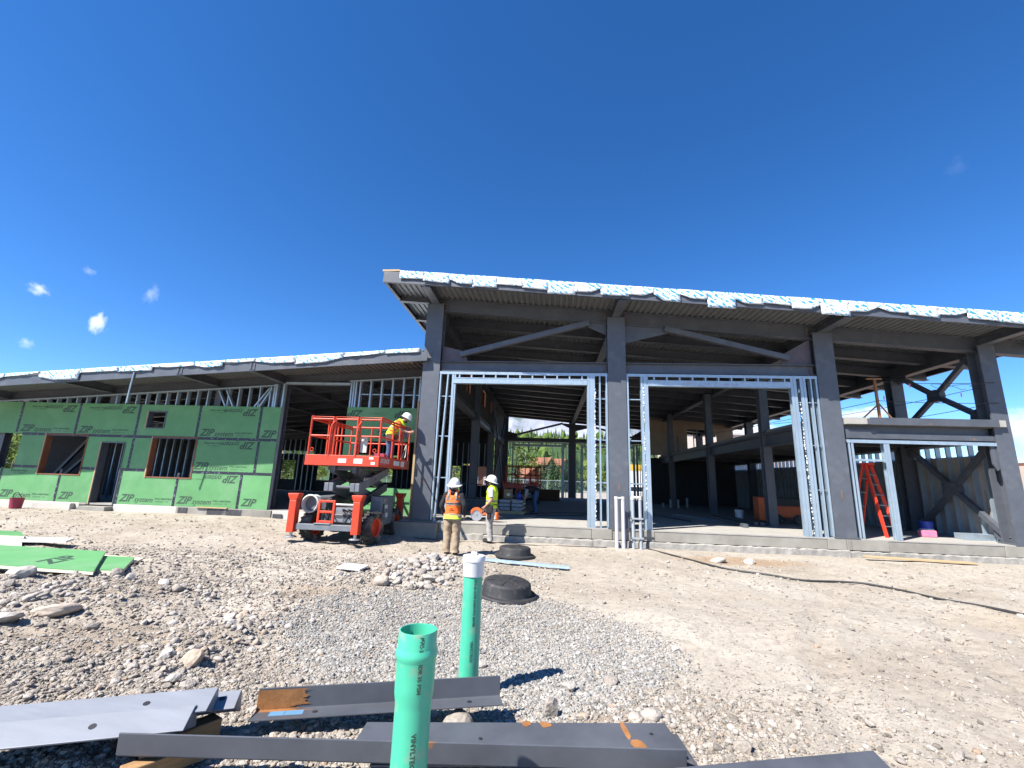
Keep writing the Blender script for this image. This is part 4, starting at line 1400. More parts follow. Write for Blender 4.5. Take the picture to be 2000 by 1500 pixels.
def lift(loc, rz, hp, label, dark=False):
    root = empty('scissor_lift', loc, rz, label, 'scissor lift', 'scissor lifts on the site')
    P = M['red']
    G, L = M['machine'], M['machine_lt']
    MB().bb(-.55, .55, -1.0, 1.25, .42, .72).bb(-.80, .80, -.88, -.72, .36, .46).bb(-.80, .80, .72, .88, .36, .46).build('chassis', G, root, bevel=.015)
    MB().bb(-1.0, .52, -1.42, -1.30, .34, .49).bb(-.5, -.05, -1.44, -1.2, .491, .52).build('bumper', L, root, bevel=.012)
    MB().bb(-.86, .86, 1.26, 1.38, .38, .53).build('bumper', L, root, bevel=.012)
    for sx in (-1, 1):
        for y in (-.80, .80):
            w = link('wheel', TYRE, root, (sx * .83, y, .40), (0, 0, (0 if sx > 0 else math.pi) + (rad(-9) if y < 0 else 0)))
            link('rim', RIM, w)
    # outrigger jacks
    for sx, y, s in ((-1.20, -1.37, -1), (.68, -1.37, -1), (-1.1, 1.32, 1), (.93, 1.32, 1)):
        x = sx * .92
        j = MB().bb(x - .095, x + .095, y - .11, y + .11, .27, 1.08)
        j.prof((x, y, 1.08), (x, y, 1.22), [(-.095, -.11), (.095, -.11), (.095, .11), (-.095, .11)], up=(0, 1, 0), poly1=[(-.15, -.13), (.15, -.13), (.15, .13), (-.15, .13)])
        j.bb(x - .15, x + .15, y - .13, y + .13, 1.22, 1.25)
        o = j.build('outrigger_jack', P, root, bevel=.012)
        MB().tube([(x, y, .15), (x, y, .28)], .04, 10).lathe([(.0, .03), (.13, .03), (.15, .015), (.15, .0), (0, 0)], 16, (x, y, .14)).build('foot_plate', M['alu'], o)
    # cabinets
    c = MB().bb(.57, .90, -.42, .50, .40, 1.20).bb(.57, .92, -.40, .03, .42, 1.17).bb(.57, .92, .05, .48, .42, 1.17).build('side_cabinet', L, root, bevel=.015)
    MB().bb(.9205, .9235, -.2, .0, .86, .96).bb(.9205, .9235, -.12, .06, .62, .74).build('decal', M['white'], c)
    MB().bb(.9205, .926, -.38, -.28, .72, 1.0).build('vent', M['black'], c)
    v, f = text_mb('3T', .15, .2)
    MB().add([(.9235, -.33 + a[0], 1.02 + a[2]) for a in v], f).build('lettering', M['white'], c)
    e = MB().bb(-.90, -.57, -.45, 1.1, .42, 1.0).build('engine_bay', G, root, bevel=.02)
    MB().prof((-.78, -1.0, .98), (-.78, .6, .98), [(.24 * math.cos(a), .20 * math.sin(a)) for a in np.linspace(0, 6.283, 13)[:-1]]).build('engine_cover', M['machine_lt'], e, auto=40)
    RY = Matrix.Rotation(rad(90), 3, 'X')
    MB().lathe([(.235, 0), (.245, .05), (.215, .07), (.195, .05), (.195, -.2), (.235, -.2)], 24, (-.82, -1.08, .98), RY).build('air_intake', M['tapew'], e, auto=40)
    MB().lathe([(.0, .0), (.19, .0)], 20, (-.82, -.98, .98), RY).build('intake_fan', M['black'], e)
    for x in (-.45, -.32, -.2, .2, .35, .48):
        MB().tube(smoothpath([(x, -1.15, .5), (x + .1, -1.2, .68), (x - .1, -1.1, .85), (x + .05, -.9, .75)], 5), .022, 6).build('hydraulic_hose', M['black'], root)
    MB().bb(-.30, .45, -1.12, -.95, .53, .62).bb(-.15, .5, -.98, -.7, .62, .9).tube([(-.1, -1.16, .98), (.45, -1.16, .98)], .035, 10).build('hydraulic_block', M['alu'], root)
    # step ladder at the front
    s = MB()
    for x in (-.44, -.04):
        s.bb(x - .03, x + .03, -1.36, -1.30, .50, 1.10)
    for z in (.55, .80, 1.07):
        s.bb(-.409, -.071, -1.36, -1.29, z - .03, z + .03)
    s.build('step_ladder', P, root, bevel=.008)
    # folded scissor stack
    z0, z1 = .95, hp - .10
    n = 2
    h = (z1 - z0) / n
    for k in range(n):
        for sx, off in ((-.43, .0), (.43, 0), (-.30, .06), (.30, .06)):
            up_ = abs(sx) > .35
            za, zb = z0 + k * h, z0 + (k + 1) * h
            if not up_: za, zb = zb, za
            MB().prof((sx, -1.0, za), (sx, 1.05, zb), [(-.05, -.12), (.05, -.12), (.05, .12), (-.05, .12)]).bb(sx - .06, sx + .06, -1.12, -.96, za - .11, za + .11).build('scissor_arm', G if (k + int(up_)) % 2 else L, root, bevel=.01)
        for y in (-1.0, 0.03, 1.05):
            MB().tube([(-.48, y, z0 + (k + (.5 if abs(y) < .1 else 1)) * h), (.48, y, z0 + (k + (.5 if abs(y) < .1 else 1)) * h)], .045, 10).build('scissor_pin', M['steel'], root)
    v, f = text_mb('SKYJACK', .12, .25, .002)
    MB().add([(.4785, -.85 + a[0], z1 - .30 + a[2]) for a in v], f).build('lettering', M['white'], root)
    MB().bb(-.45, .45, -1.04, 1.04, z1 + .005, hp - .005).build('platform_frame', G, root)
    # platform
    x0, x1, y0, y1 = -1.02, 1.02, -1.28, 1.35
    d = MB().bb(x0, x1, y0, y1, hp, hp + .05).build('platform', P, root)
    tb = MB().bb(x0 - .012, x1 + .012, y0 - .02, y0, hp - .02, hp + .26).bb(x1, x1 + .02, y0, y1, hp - .02, hp + .26).bb(x0 - .02, x0, y0, y1, hp - .02, hp + .26).bb(x0 - .012, x1 + .012, y1, y1 + .02, hp - .02, hp + .26)
    tb = tb.build('toe_board', P, d, bevel=.006)
    MB().bb(-.10, .13, y0 - .024, y0 - .021, hp + .06, hp + .17).bb(.34, .58, y0 - .024, y0 - .021, hp + .05, hp + .18).bb(.82, .93, y0 - .024, y0 - .021, hp + .03, hp + .1).bb(.76, .88, y0 - .024, y0 - .021, hp + .17, hp + .23).bb(x1 + .0205, x1 + .024, -.15, .35, hp + .06, hp + .19).bb(x1 + .0205, x1 + .024, .5, .8, hp + .04, hp + .2).build('decal', M['white'], d)
    v, f = text_mb('SKYJACK', .17, .2, .003)
    MB().add([(x1 + .0215, y0 + .08 + a[0], hp + .09 + a[2]) for a in v], f).build('lettering', M['white'], d)
    zt, zm = hp + 1.30, hp + .78
    zb = hp + .26
    def fr(pts, r=.027):
        return rail_mb(pts, r)
    def panel(xa, xb, y, name='guard_rail', rr=.03):
        mb = fr([(xa, y, zb - .2), (xa, y, zt), (xb, y, zt), (xb, y, zb - .2)], rr).tube([(xa, y, zm), (xb, y, zm)], rr * .8, 8).tube([(xa, y, zt - .06), (xb, y, zt - .06)], rr * .8, 8)
        return mb.build(name, P, d, auto=50)
    panel(x0 + .03, -.36, y0 + .03)
    panel(-.29, .34, y0 + .02, 'gate')
    panel(.41, x1 - .03, y0 + .03)
    for xx in (-.40, .36):                     # bowed grab handles at the gate
        MB().tube(smoothpath([(xx, y0 - .0, zb - .1), (xx + .01, y0 - .03, hp + .6), (xx + .02, y0 - .04, hp + 1.0), (xx + .10, y0 - .02, zt - .12)], 5), .026, 8).build('grab_handle', P, d, auto=50)
    for xx in (x0, x1):
        s_ = 1 if xx > 0 else -1
        xq = xx - .03 * s_
        mb = MB().tube([(xq, y0 + .03, zt), (xq, y1 - .03, zt)], .03, 8).tube([(xq, y0 + .03, zm), (xq, y1 - .03, zm)], .024, 8).tube([(xq, y0 + .03, zt - .07), (xq, y1 - .03, zt - .07)], .024, 8)
        for y in (-.25, .35, .62, y1 - .03):
            mb.tube([(xq, y, zb - .2), (xq, y, zt)], .028, 8)
        mb.build('guard_rail', P, d, auto=50)
    mb = MB().tube([(x0 + .03, y1 - .03, zt), (x1 - .03, y1 - .03, zt)], .03, 8).tube([(x0 + .03, y1 - .03, zm), (x1 - .03, y1 - .03, zm)], .024, 8)
    for xx in (-.3, .3):
        mb.tube([(xx, y1 - .03, zb - .2), (xx, y1 - .03, zt)], .028, 8)
    mb.build('guard_rail', P, d, auto=50)
    RX = Matrix.Rotation(rad(90), 3, 'X')
    for xx in (x0 + .14, x1 - .14):
        MB().lathe([(.045 + .012 * math.cos(a), .012 * math.sin(a)) for a in np.linspace(0, 6.283, 7)[:-1]], 14, (xx, y0 + .0, hp + .40), RX, closed=True).build('tie_ring', P, d, auto=60)
    MB().bb(x1 - .12, x1 + .05, y1 - .55, y1 - .35, zt - .32, zt - .02).build('control_box', M['machine_lt'], d, bevel=.01)
    return root

LZ = gzf(-5.6, -1.2) - .01
HP = 1.55 - LZ
lift((-5.53, -.93, LZ), rad(0), HP, 'orange red scissor lift with raised platform carrying a worker, outside the wing')
lift((-1.55, 14.0, .005), rad(8), .88, 'shaded scissor lift parked deep inside the hall')
# things on the platform
MB().bb(-.09, .09, -.02, .02, 0, .42).tube([(0, -.05, .3), (0, -.05, .36)], .05, 8).build('manual_tube', M['tapew'], None, loc=(-5.0, -2.12, 1.9))
o = bpy.data.objects['manual_tube']
tag(o, 'grey tube and tag clipped on the front rail of the orange lift', 'document tube')
tag(MB().bb(-.16, .16, -.1, .1, 0, .34).build('tool_box', M['maroon'], None, bevel=.01, loc=(-4.98, -.9, 1.605)), 'dark red printed box standing on the lift platform', 'box')
tag(MB().tube(smoothpath([(-4.55, .2, 1.62), (-4.58, .1, 1.75), (-4.6, .3, 2.0), (-4.57, .22, 2.3), (-4.62, .05, 1.9), (-4.66, .0, 1.66)], 6), .014, 6).build('rope_lanyard', M['tapew'], None, auto=60), 'pale rope lanyard hanging at the rear corner of the lift platform', 'rope')

# ---------------------------------------------------------------- people
def limb(mb, pts, radii, n=12, sub=5, wr=.008, seed=0, mi=0):
    pts = [Vector(p) for p in pts]
    path = smoothpath(pts, sub)
    rs = []
    m = len(pts)
    for i in range(m - 1):
        for k in range(sub):
            t = k / sub
            t = t * t * (3 - 2 * t)
            rs.append(radii[i] * (1 - t) + radii[i + 1] * t)
    rs.append(radii[-1])
    o = len(mb.v)
    mb.tube(path, rs, n, mi)
    for i in range(o, len(mb.v)):
        p = Vector(mb.v[i])
        c = path[min((i - o) // n, len(path) - 1)]
        d = (p - c)
        if d.length > 1e-6:
            q = noise.noise(Vector((p.x * 14, p.y * 14, p.z * 26)) + Vector((seed, 0, 0)))
            mb.v[i] = tuple(p + d.normalized() * wr * q * 1.6)
    return mb
def rings(mb, rg, n=20, wr=.008, seed=0, cap=True, mi=0, k=2.4):
    """torso-like loft: rings (centre, half width, half depth, tilt about the side axis)"""
    o = len(mb.v)
    vs, fs = [], []
    for c, a, b, t in rg:
        R = Matrix.Rotation(t, 3, 'X')
        for i in range(n):
            th = 2 * math.pi * i / n
            cx, sy = math.cos(th), math.sin(th)
            x = a * math.copysign(abs(cx) ** (2 / k), cx)
            y = b * math.copysign(abs(sy) ** (2 / k), sy)
            p = Vector(c) + R @ Vector((x, y, 0))
            q = noise.noise(Vector((p.x * 9, p.y * 9, p.z * 15)) + Vector((seed, 3, 0)))
            d = Vector((x, y, 0)).normalized()
            vs.append(p + R @ d * wr * q * 1.6)
    m = len(rg)
    for j in range(m - 1):
        for i in range(n):
            fs.append((j * n + i, j * n + (i + 1) % n, (j + 1) * n + (i + 1) % n, (j + 1) * n + i))
    if cap:
        fs.append(tuple(range(n))[::-1])
        fs.append(tuple(range((m - 1) * n, m * n)))
    return mb.add(vs, fs, mi)

def body(parent, J, skin=None):
    """one continuous skinned body: torso, limbs, head, hands with five fingers"""
    V, E, Rr = [], [], []
    def add(p, r, par=None):
        V.append(Vector(p)); Rr.append(r)
        if par is not None: E.append((par, len(V) - 1))
        return len(V) - 1
    pel = add(J['pelvis'], .115)
    sp = add(J['spine'], .115, pel)
    ch = add(J['chest'], .125, sp)
    nb = add(J['neckb'], .062, ch)
    nk = add(J['neck'], .052, nb)
    hd = Vector(J['head']); hu = J['hup']
    hf = J['hfwd']
    h1 = add(hd - hu * .05 + hf * .01, .070, nk)
    h2 = add(hd + hu * .02, .086, h1)
    add(hd + hu * .085 - hf * .01, .07, h2)
    for s in 'LR':
        hp_ = add(J['hip' + s], .085, pel)
        kn = add(J['knee' + s], .055, hp_)
        an = add(J['ank' + s], .04, kn)
        add(J['toe' + s], .035, an)
        sh = add(J['sho' + s], .058, ch)
        el = add(J['elb' + s], .043, sh)
        wr = add(J['wri' + s], .028, el)
        d = (Vector(J['hand' + s]) - Vector(J['wri' + s])).normalized()
        pa = add(Vector(J['wri' + s]) + d * .06, .034, wr)
        side = J.get('palm' + s, Vector((0, 1, 0)))
        side = (side - d * side.dot(d)).normalized()
        nrm = d.cross(side)
        for q, ln in ((-.03, .075), (-.01, .09), (.01, .085), (.03, .065)):
            a = add(Vector(J['wri' + s]) + d * .10 + side * q, .0105, pa)
            add(Vector(J['wri' + s]) + d * (.10 + ln) + side * q * 1.1 + nrm * .015, .008, a)
        a = add(Vector(J['wri' + s]) + d * .06 + side * -.045, .012, pa)
        add(Vector(J['wri' + s]) + d * .10 + side * -.06 + nrm * .012, .009, a)
    me = bpy.data.meshes.new('body')
    me.from_pydata(V, E, [])
    me.materials.append(M['skin'])
    o = bpy.data.objects.new('body', me)
    COL.objects.link(o)
    o.parent = parent
    o.modifiers.new('skin', 'SKIN')
    for i, d_ in enumerate(me.skin_vertices[0].data):
        d_.radius = (Rr[i], Rr[i])
        d_.use_root = (i == 0)
    o.modifiers['skin'].use_smooth_shade = True
    sb = o.modifiers.new('sub', 'SUBSURF')
    sb.levels = 2
    sb.render_levels = 2
    # nose, ears, eyes and brows, mouth
    side = hf.cross(hu).normalized()
    Rm = Matrix((side, hf, hu)).transposed()
    face = MB()
    face.ball(hd + hf * .10 - hu * .015, (.014, .018, .022), 8, 6)
    for s in (-1, 1):
        face.ball(hd + side * s * .088 - hu * .015, (.014, .022, .03), 8, 6)
    face.build('face', M['skin'], o, smooth=True)
    ey = MB()
    for s in (-1, 1):
        ey.ball(hd + side * s * .034 + hf * .083 + hu * .012, (.014, .01, .008), 8, 5)
    ey.ball(hd + hf * .083 - hu * .058, (.026, .008, .006), 8, 5)
    ey.build('eyes_and_mouth', M['hair'], o, smooth=True)
    return o, Rm

def hat(parent, J, tilt=0, full=True, col='hat'):
    hd, hu, hf = Vector(J['head']), J['hup'], J['hfwd']
    side = hf.cross(hu).normalized()
    Rm = Matrix((side, hf, hu)).transposed() @ Matrix.Rotation(tilt, 3, 'X')
    pr = [(.0, .150), (.05, .145), (.09, .125), (.118, .085), (.130, .035), (.133, .0)]
    brim = .185 if full else .150
    pr += [(brim, -.018), (brim + .004, -.024), (brim - .004, -.028), (.128, -.010)]
    mb = MB().lathe(pr, 28, hd + hu * .045, Rm)
    for i in range(len(mb.v)):                 # oval shell, 12 % longer than wide
        p = Rm.transposed() @ (Vector(mb.v[i]) - (hd + hu * .045))
        p.y *= 1.14
        if not full and p.z < .0 and p.y > .03: p.y *= 1.18
        mb.v[i] = tuple(hd + hu * .045 + Rm @ p)
    for s in (-.035, 0, .035):
        pts = [hd + hu * .045 + Rm @ Vector((s, 1.14 * .128 * math.cos(a), .012 + .142 * math.sin(a))) for a in np.linspace(.35, 2.8, 9)]
        mb.tube(pts, .007, 6)
    o = mb.build('hard_hat', M[col], parent, auto=50)
    return o, Rm

def standing(**k):
    J = dict(pelvis=(0, 0, .95), spine=(0, 0, 1.13), chest=(0, 0, 1.32), neckb=(0, .005, 1.46), neck=(0, 0, 1.52), head=(0, -.015, 1.615),
             hup=Vector((0, 0, 1)), hfwd=Vector((0, -1, 0)),
             hipL=(.095, 0, .90), kneeL=(.11, -.015, .50), ankL=(.115, .02, .09), toeL=(.135, -.13, .035),
             hipR=(-.095, 0, .90), kneeR=(-.11, -.015, .50), ankR=(-.115, .02, .09), toeR=(-.135, -.13, .035),
             shoL=(.185, .01, 1.40), elbL=(.245, .03, 1.13), wriL=(.25, -.06, .91), handL=(.245, -.08, .83),
             shoR=(-.185, .01, 1.40), elbR=(-.245, .03, 1.13), wriR=(-.25, -.06, .91), handR=(-.245, -.08, .83))
    J.update(k)
    return J

def trousers(parent, J, m, loose=1.0, seed=0, boots='leather'):
    mb = MB()
    p = Vector(J['pelvis'])
    rings(mb, [(p + Vector((0, 0, -.10)), .165 * loose, .125 * loose, 0), (p + Vector((0, 0, -.02)), .175 * loose, .13 * loose, 0), (p + Vector((0, 0, .09)), .165, .125, 0)], 20, .008, seed)
    for s in 'LR':
        h, k, a = Vector(J['hip' + s]), Vector(J['knee' + s]), Vector(J['ank' + s])
        limb(mb, [h + Vector((0, 0, .03)), h.lerp(k, .5), k, k.lerp(a, .5), a + Vector((0, 0, .035)), a + Vector((0, .0, -.03))], [.115 * loose, .10 * loose, .082 * loose, .082 * loose, .078 * loose, .088 * loose], 14, 5, .012, seed + ord(s))
    mb.build('trousers', M[m], parent, smooth=True)
    for s in 'LR':
        a, t = Vector(J['ank' + s]), Vector(J['toe' + s])
        d = Vector((t.x - a.x, t.y - a.y, 0)).normalized()
        bm_ = MB()
        z = a.z - .09
        limb(bm_, [Vector((a.x, a.y, z + .16)), Vector((a.x, a.y, z + .08)) - d * .02, Vector((a.x, a.y, z + .052)) + d * .05, Vector((a.x, a.y, z + .045)) + d * .15, Vector((a.x, a.y, z + .04)) + d * .2], [.055, .058, .055, .05, .03], 12, 3, .002)
        for i in range(len(bm_.v)):
            q = bm_.v[i]
            bm_.v[i] = (q[0], q[1], max(q[2], z + .002))
        bm_.build('boot', M[boots], parent, smooth=True)

def sleeve(mb, J, s, r0=.075, r1=.058, r2=.048, to=1.0, seed=0):
    a, b, c = Vector(J['sho' + s]), Vector(J['elb' + s]), Vector(J['wri' + s])
    if to <= .5:
        e = a.lerp(b, to * 2)
        limb(mb, [a + (a - Vector(J['chest'])) * -.25, a, a.lerp(e, .6), e], [r0 * .95, r0, r0 * .92, r0 * .9], 12, 4, .007, seed)
    else:
        limb(mb, [a + (a - Vector(J['chest'])) * -.25, a, a.lerp(b, .5), b, b.lerp(c, .5), c], [r0 * .95, r0, r0 * .85, r1, r2 * 1.08, r2], 12, 4, .009, seed)

def vest_rings(J, lo=-.02, hi=1.0, fat=1.0, off=0):
    """rings following the bent spine from hem to shoulder line"""
    p, s, c, n = (Vector(J[k]) for k in ('pelvis', 'spine', 'chest', 'neckb'))
    key = [(p + (p - s) * .18, .192, .15), (p.lerp(s, .5), .188, .148), (s, .185, .145), (s.lerp(c, .5), .192, .148), (c, .205, .148), (c.lerp(n, .42), .208, .128), (c.lerp(n, .75), .17, .095), (n, .085, .07)]
    out = []
    for i in range(len(key) - 1):
        for k in range(4):
            t = k / 4
            a, b = key[i], key[i + 1]
            d = b[0] - a[0]
            out.append((a[0].lerp(b[0], t), (a[1] * (1 - t) + b[1] * t) * fat + off, (a[2] * (1 - t) + b[2] * t) * fat + off, math.atan2(-d.y, d.z) if 1 else 0))
    return out

def person(loc, rz, label, J, vest, shirt, short, pants, loose, scale=1.0, seed=0, hatkw=None, hatcol='hat', beard=True, boots='leather', hood=False):
    root = empty('person', loc, rz, label, 'person', 'construction workers')
    root.scale = (scale,) * 3
    bo, Rm = body(root, J)
    trousers(root, J, pants, loose, seed, boots)
    mb = MB()
    vr = vest_rings(J, fat=.93)
    rings(mb, [(c, a, b, t) for c, a, b, t in vr], 20, .006, seed)
    for s in 'LR':
        sleeve(mb, J, s, .078 if not short else .075, .062, .05, .36 if short else 1.0, seed + 5)
    if hood:
        n = Vector(J['neckb'])
        rings(mb, [(n + Vector((0, -.02 * -1, -.04)), .12, .10, 0), (n + Vector((0, .0, .03)), .115, .105, 0), (n + Vector((0, 0, .07)), .085, .085, 0)], 16, .01, seed)
    mb.build('shirt', M[shirt], root, smooth=True)
    v = MB()
    vr = vest_rings(J)
    rings(v, vr[:-6], 24, .007, seed + 2, False)
    vo = v.build('vest', M[vest], root, smooth=True)
    # shoulders of the vest
    sv = MB()
    for s in 'LR':
        a, n = Vector(J['sho' + s]), Vector(J['neckb'])
        limb(sv, [n.lerp(a, .42) + Vector((0, .09, -.10)), n.lerp(a, .46) + Vector((0, .04, .035)), n.lerp(a, .46) + Vector((0, -.05, .025)), n.lerp(a, .45) + Vector((0, -.11, -.12))], [.05, .05, .05, .05], 10, 4, .004)
    sv.build('vest_shoulder', M[vest], vo, smooth=True)
    hat(root, J, **(hatkw or {}), col=hatcol)
    hd, hu, hf = Vector(J['head']), J['hup'], J['hfwd']
    hb = MB()
    hb.ball(hd - hf * .018 + hu * .02, (.093, .093, .085), 14, 8)
    if beard:
        hb.ball(hd + hf * .042 - hu * .082, (.058, .052, .042), 12, 8)
    hb.build('hair', M['hair'], bo, smooth=True)
    return root, vo, vr

def stripe(vo, vr, i0, i1, mt, off=.006, name='reflective_stripe'):
    mb = MB()
    rings(mb, [(c, a + off, b + off, t) for c, a, b, t in vr[i0:i1 + 1]], 24, .007, 2, False)
    return mb.build(name, M[mt], vo, smooth=True)

# worker with the orange vest, seen from behind
g1 = gzf(-2.28, -2.85)
J1 = standing(hfwd=Vector((.22, -.96, .14)).normalized(), hup=Vector((0, .12, .99)).normalized(),
              elbL=(.285, .05, 1.14), wriL=(.25, -.05, .93), handL=(.23, -.08, .86), elbR=(-.30, .06, 1.15), wriR=(-.29, -.07, .93), handR=(-.27, -.11, .87))
p1, v1, vr1 = person((-2.28, -2.85, g1), rad(174), 'worker seen from behind in orange vest, black hoodie and tan trousers', J1, 'hi_orange', 'blackcloth', False, 'khaki', 1.18, .985, 1, {'tilt': rad(4)}, beard=False, hood=True)
stripe(v1, vr1, 9, 10, 'reflect'); stripe(v1, vr1, 11, 12, 'reflect'); stripe(v1, vr1, 14, 16, 'reflect')
stripe(v1, vr1, 10, 11, 'blackcloth', .005, 'dark_stripe'); stripe(v1, vr1, 12, 14, 'hi_orange', .0055, 'vest_band')
mb = MB()
rings(mb, [(c, a * .97 + .004, b * .97 + .004, t) for c, a, b, t in [(vr1[0][0] - Vector((0, 0, .085)), vr1[0][1] * 1.2, vr1[0][2] * 1.28, 0), (vr1[0][0] + Vector((0, 0, .02)), vr1[0][1], vr1[0][2], 0)]], 24, .01, 4, False)
mb.build('shirt_hem', M['hi_lime'], p1, smooth=True)
mb = MB()
for s in (-.11, .11):
    pts = [(s, .152, 1.30), (s * .95, .150, 1.38), (s * .85, .11, 1.465)]
    mb.prof(pts[0], pts[1], [(-.022, -.003), (.022, -.003), (.022, .003), (-.022, .003)], up=(0, 1, 0)).prof(pts[1], pts[2], [(-.022, -.003), (.022, -.003), (.022, .003), (-.022, .003)], up=(0, 1, 0))
mb.build('reflective_stripe', M['reflect'], v1)
mb = MB()
r = random.Random(3)
for z, w in ((1.075, .06), (1.04, .13)):
    xq = -w / 2
    while xq < w / 2:
        mb.bb(xq, xq + .008, .153, .157, z - .010, z + .010)
        xq += r.uniform(.012, .022)
mb.build('back_print', M['blackcloth'], v1)

# worker with the yellow vest in profile
g2 = gzf(-1.6, -.75)
J2 = standing(hfwd=Vector((.05, -.97, .2)).normalized(), hup=Vector((0, .2, .98)).normalized(), head=(0, -.04, 1.61), chest=(0, .01, 1.32),
              shoL=(.185, .02, 1.40), elbL=(.25, .07, 1.13), wriL=(.225, -.12, .955), handL=(.19, -.17, .89), elbR=(-.25, .02, 1.13), wriR=(-.24, -.12, .95), handR=(-.22, -.16, .89),
              kneeL=(.09, -.03, .50), ankL=(.10, .03, .09), toeL=(.11, -.12, .035), kneeR=(-.10, -.06, .50), ankR=(-.10, -.05, .09), toeR=(-.12, -.2, .035))
p2, v2, vr2 = person((-1.60, -.68, g2), rad(-100), 'worker in yellow vest and grey trousers standing sideways at the slab edge', J2, 'hi_yellow', 'whitecloth', True, 'greycloth', .98, 1.045, 11, {'tilt': rad(6)}, boots='blackcloth')
stripe(v2, vr2, 6, 8, 'reflect')
MB().bb(.165, .24, -.10, .10, .78, 1.0).bb(.15, .22, -.06, .05, .62, .80).build('tool_pouch', M['blackcloth'], p2, bevel=.02)
rings_ = MB()
rings(rings_, [(Vector((0, 0, .985)), .19, .15, 0), (Vector((0, 0, 1.025)), .19, .15, 0)], 24, .0, 0, False)
rings_.build('belt', M['blackcloth'], p2, smooth=True)

# worker on the lift, leaning over the rail
J3 = standing(pelvis=(0, .05, .95), spine=(0, -.02, 1.12), chest=(0, -.14, 1.28), neckb=(0, -.25, 1.39), neck=(0, -.30, 1.43), head=(0, -.385, 1.485), hup=Vector((0, -.45, .89)).normalized(), hfwd=Vector((0, -.89, -.45)).normalized(),
              shoL=(.185, -.19, 1.35), elbL=(.25, -.30, 1.10), wriL=(.20, -.53, 1.06), handL=(.18, -.63, 1.10), shoR=(-.185, -.19, 1.35), elbR=(-.25, -.30, 1.11), wriR=(-.22, -.52, 1.04), handR=(-.2, -.62, 1.06),
              hipL=(.095, .05, .90), hipR=(-.095, .05, .90), kneeL=(.11, .0, .5), kneeR=(-.11, .03, .5), ankL=(.115, .05, .09), ankR=(-.115, .08, .09), toeL=(.13, -.10, .035), toeR=(-.13, -.07, .035))
p3, v3, vr3 = person((-4.86, -.38, 1.603), rad(97), 'worker in yellow and orange vest leaning over the lift rail', J3, 'hi_yellow', 'hi_orange', True, 'denim', 1.0, 1.0, 21, {'full': False}, boots='blackcloth')
stripe(v3, vr3, 5, 7, 'hi_orange', .005, 'vest_band'); stripe(v3, vr3, 12, 14, 'hi_orange', .005, 'vest_band'); stripe(v3, vr3, 9, 11, 'reflect', .007)
MB().bb(.16, .25, -.10, .12, .72, .98).bb(-.25, -.16, -.1, .12, .74, .98).bb(-.1, .1, -.15, -.10, .80, .98).build('tool_belt', M['leather'], p3, bevel=.02)
MB().tube([(.2, .1, 1.02), (.26, .16, .62)], .014, 6).build('hammer', M['lumber'], p3)
MB().ball((.03, -.35, 1.615), (.02, .02, .004), 8, 4).build('hat_sticker', M['denim'], p3)

# worker bent over inside the hall
J4 = standing(pelvis=(0, .10, .90), spine=(0, -.06, .98), chest=(0, -.26, .94), neckb=(0, -.42, .86), neck=(0, -.47, .80), head=(0, -.53, .72), hup=Vector((0, -.75, -.66)).normalized(), hfwd=Vector((0, .55, -.83)).normalized(),
              shoL=(.185, -.34, .90), elbL=(.22, -.40, .62), wriL=(.14, -.48, .42), handL=(.1, -.5, .33), shoR=(-.185, -.34, .90), elbR=(-.22, -.38, .62), wriR=(-.14, -.46, .42), handR=(-.1, -.48, .33),
              hipL=(.1, .1, .87), hipR=(-.1, .1, .87), kneeL=(.13, .03, .48), kneeR=(-.13, .06, .48), ankL=(.14, .08, .09), ankR=(-.14, .1, .09), toeL=(.15, -.06, .035), toeR=(-.15, -.05, .035))
person((-.55, 4.95, .003), rad(-75), 'worker bent double over the slab inside the hall in dark clothes and blue hat', J4, 'blackcloth', 'greycloth', True, 'denim', 1.0, 1.0, 31, {'full': False}, 'blue')
# ---------------------------------------------------------------- pipes in the foreground
def pipe_text(parent, txt, x, y, z0, h, r, ang, mt='zip_print', down=True):
    v, f = text_mb(txt, h, 0, .001)
    out = []
    for a in v:
        th = ang + (a[2] - h * .35) / r
        zz = z0 - a[0] if down else z0 + a[0]
        out.append((x + (r + .0012) * math.cos(th), y + (r + .0012) * math.sin(th), zz))
    return MB().add(out, f).build('lettering', M[mt], parent)
# near pipe, open bell end
px, py = -.635, -11.5
zb = gzf(px, py) - .3
t = [(.0995, zb), (.0995, .20), (.1005, .225), (.108, .265), (.109, .30), (.109, .405), (.112, .415), (.1185, .43), (.1185, .445), (.112, .46), (.1085, .472), (.1085, .535), (.106, .541), (.100, .541), (.0985, .535), (.0985, .29), (.090, .25), (.0885, zb)]
t = [(a * .875, b) for a, b in t]
p = MB().lathe(t, 48).build('green_pipe', M['pipe'], None, auto=35, loc=(px, py, 0))
tag(p, 'nearest green pipe with an open bell end rising from the ground', 'pipe', 'green drain pipes')
pipe_text(p, 'PVC 3034 SDR 35 PSM', 0, 0, .53, .026, .0956, rad(-62))
pipe_text(p, 'VINYLTECH', 0, 0, .12, .032, .0872, rad(-66))
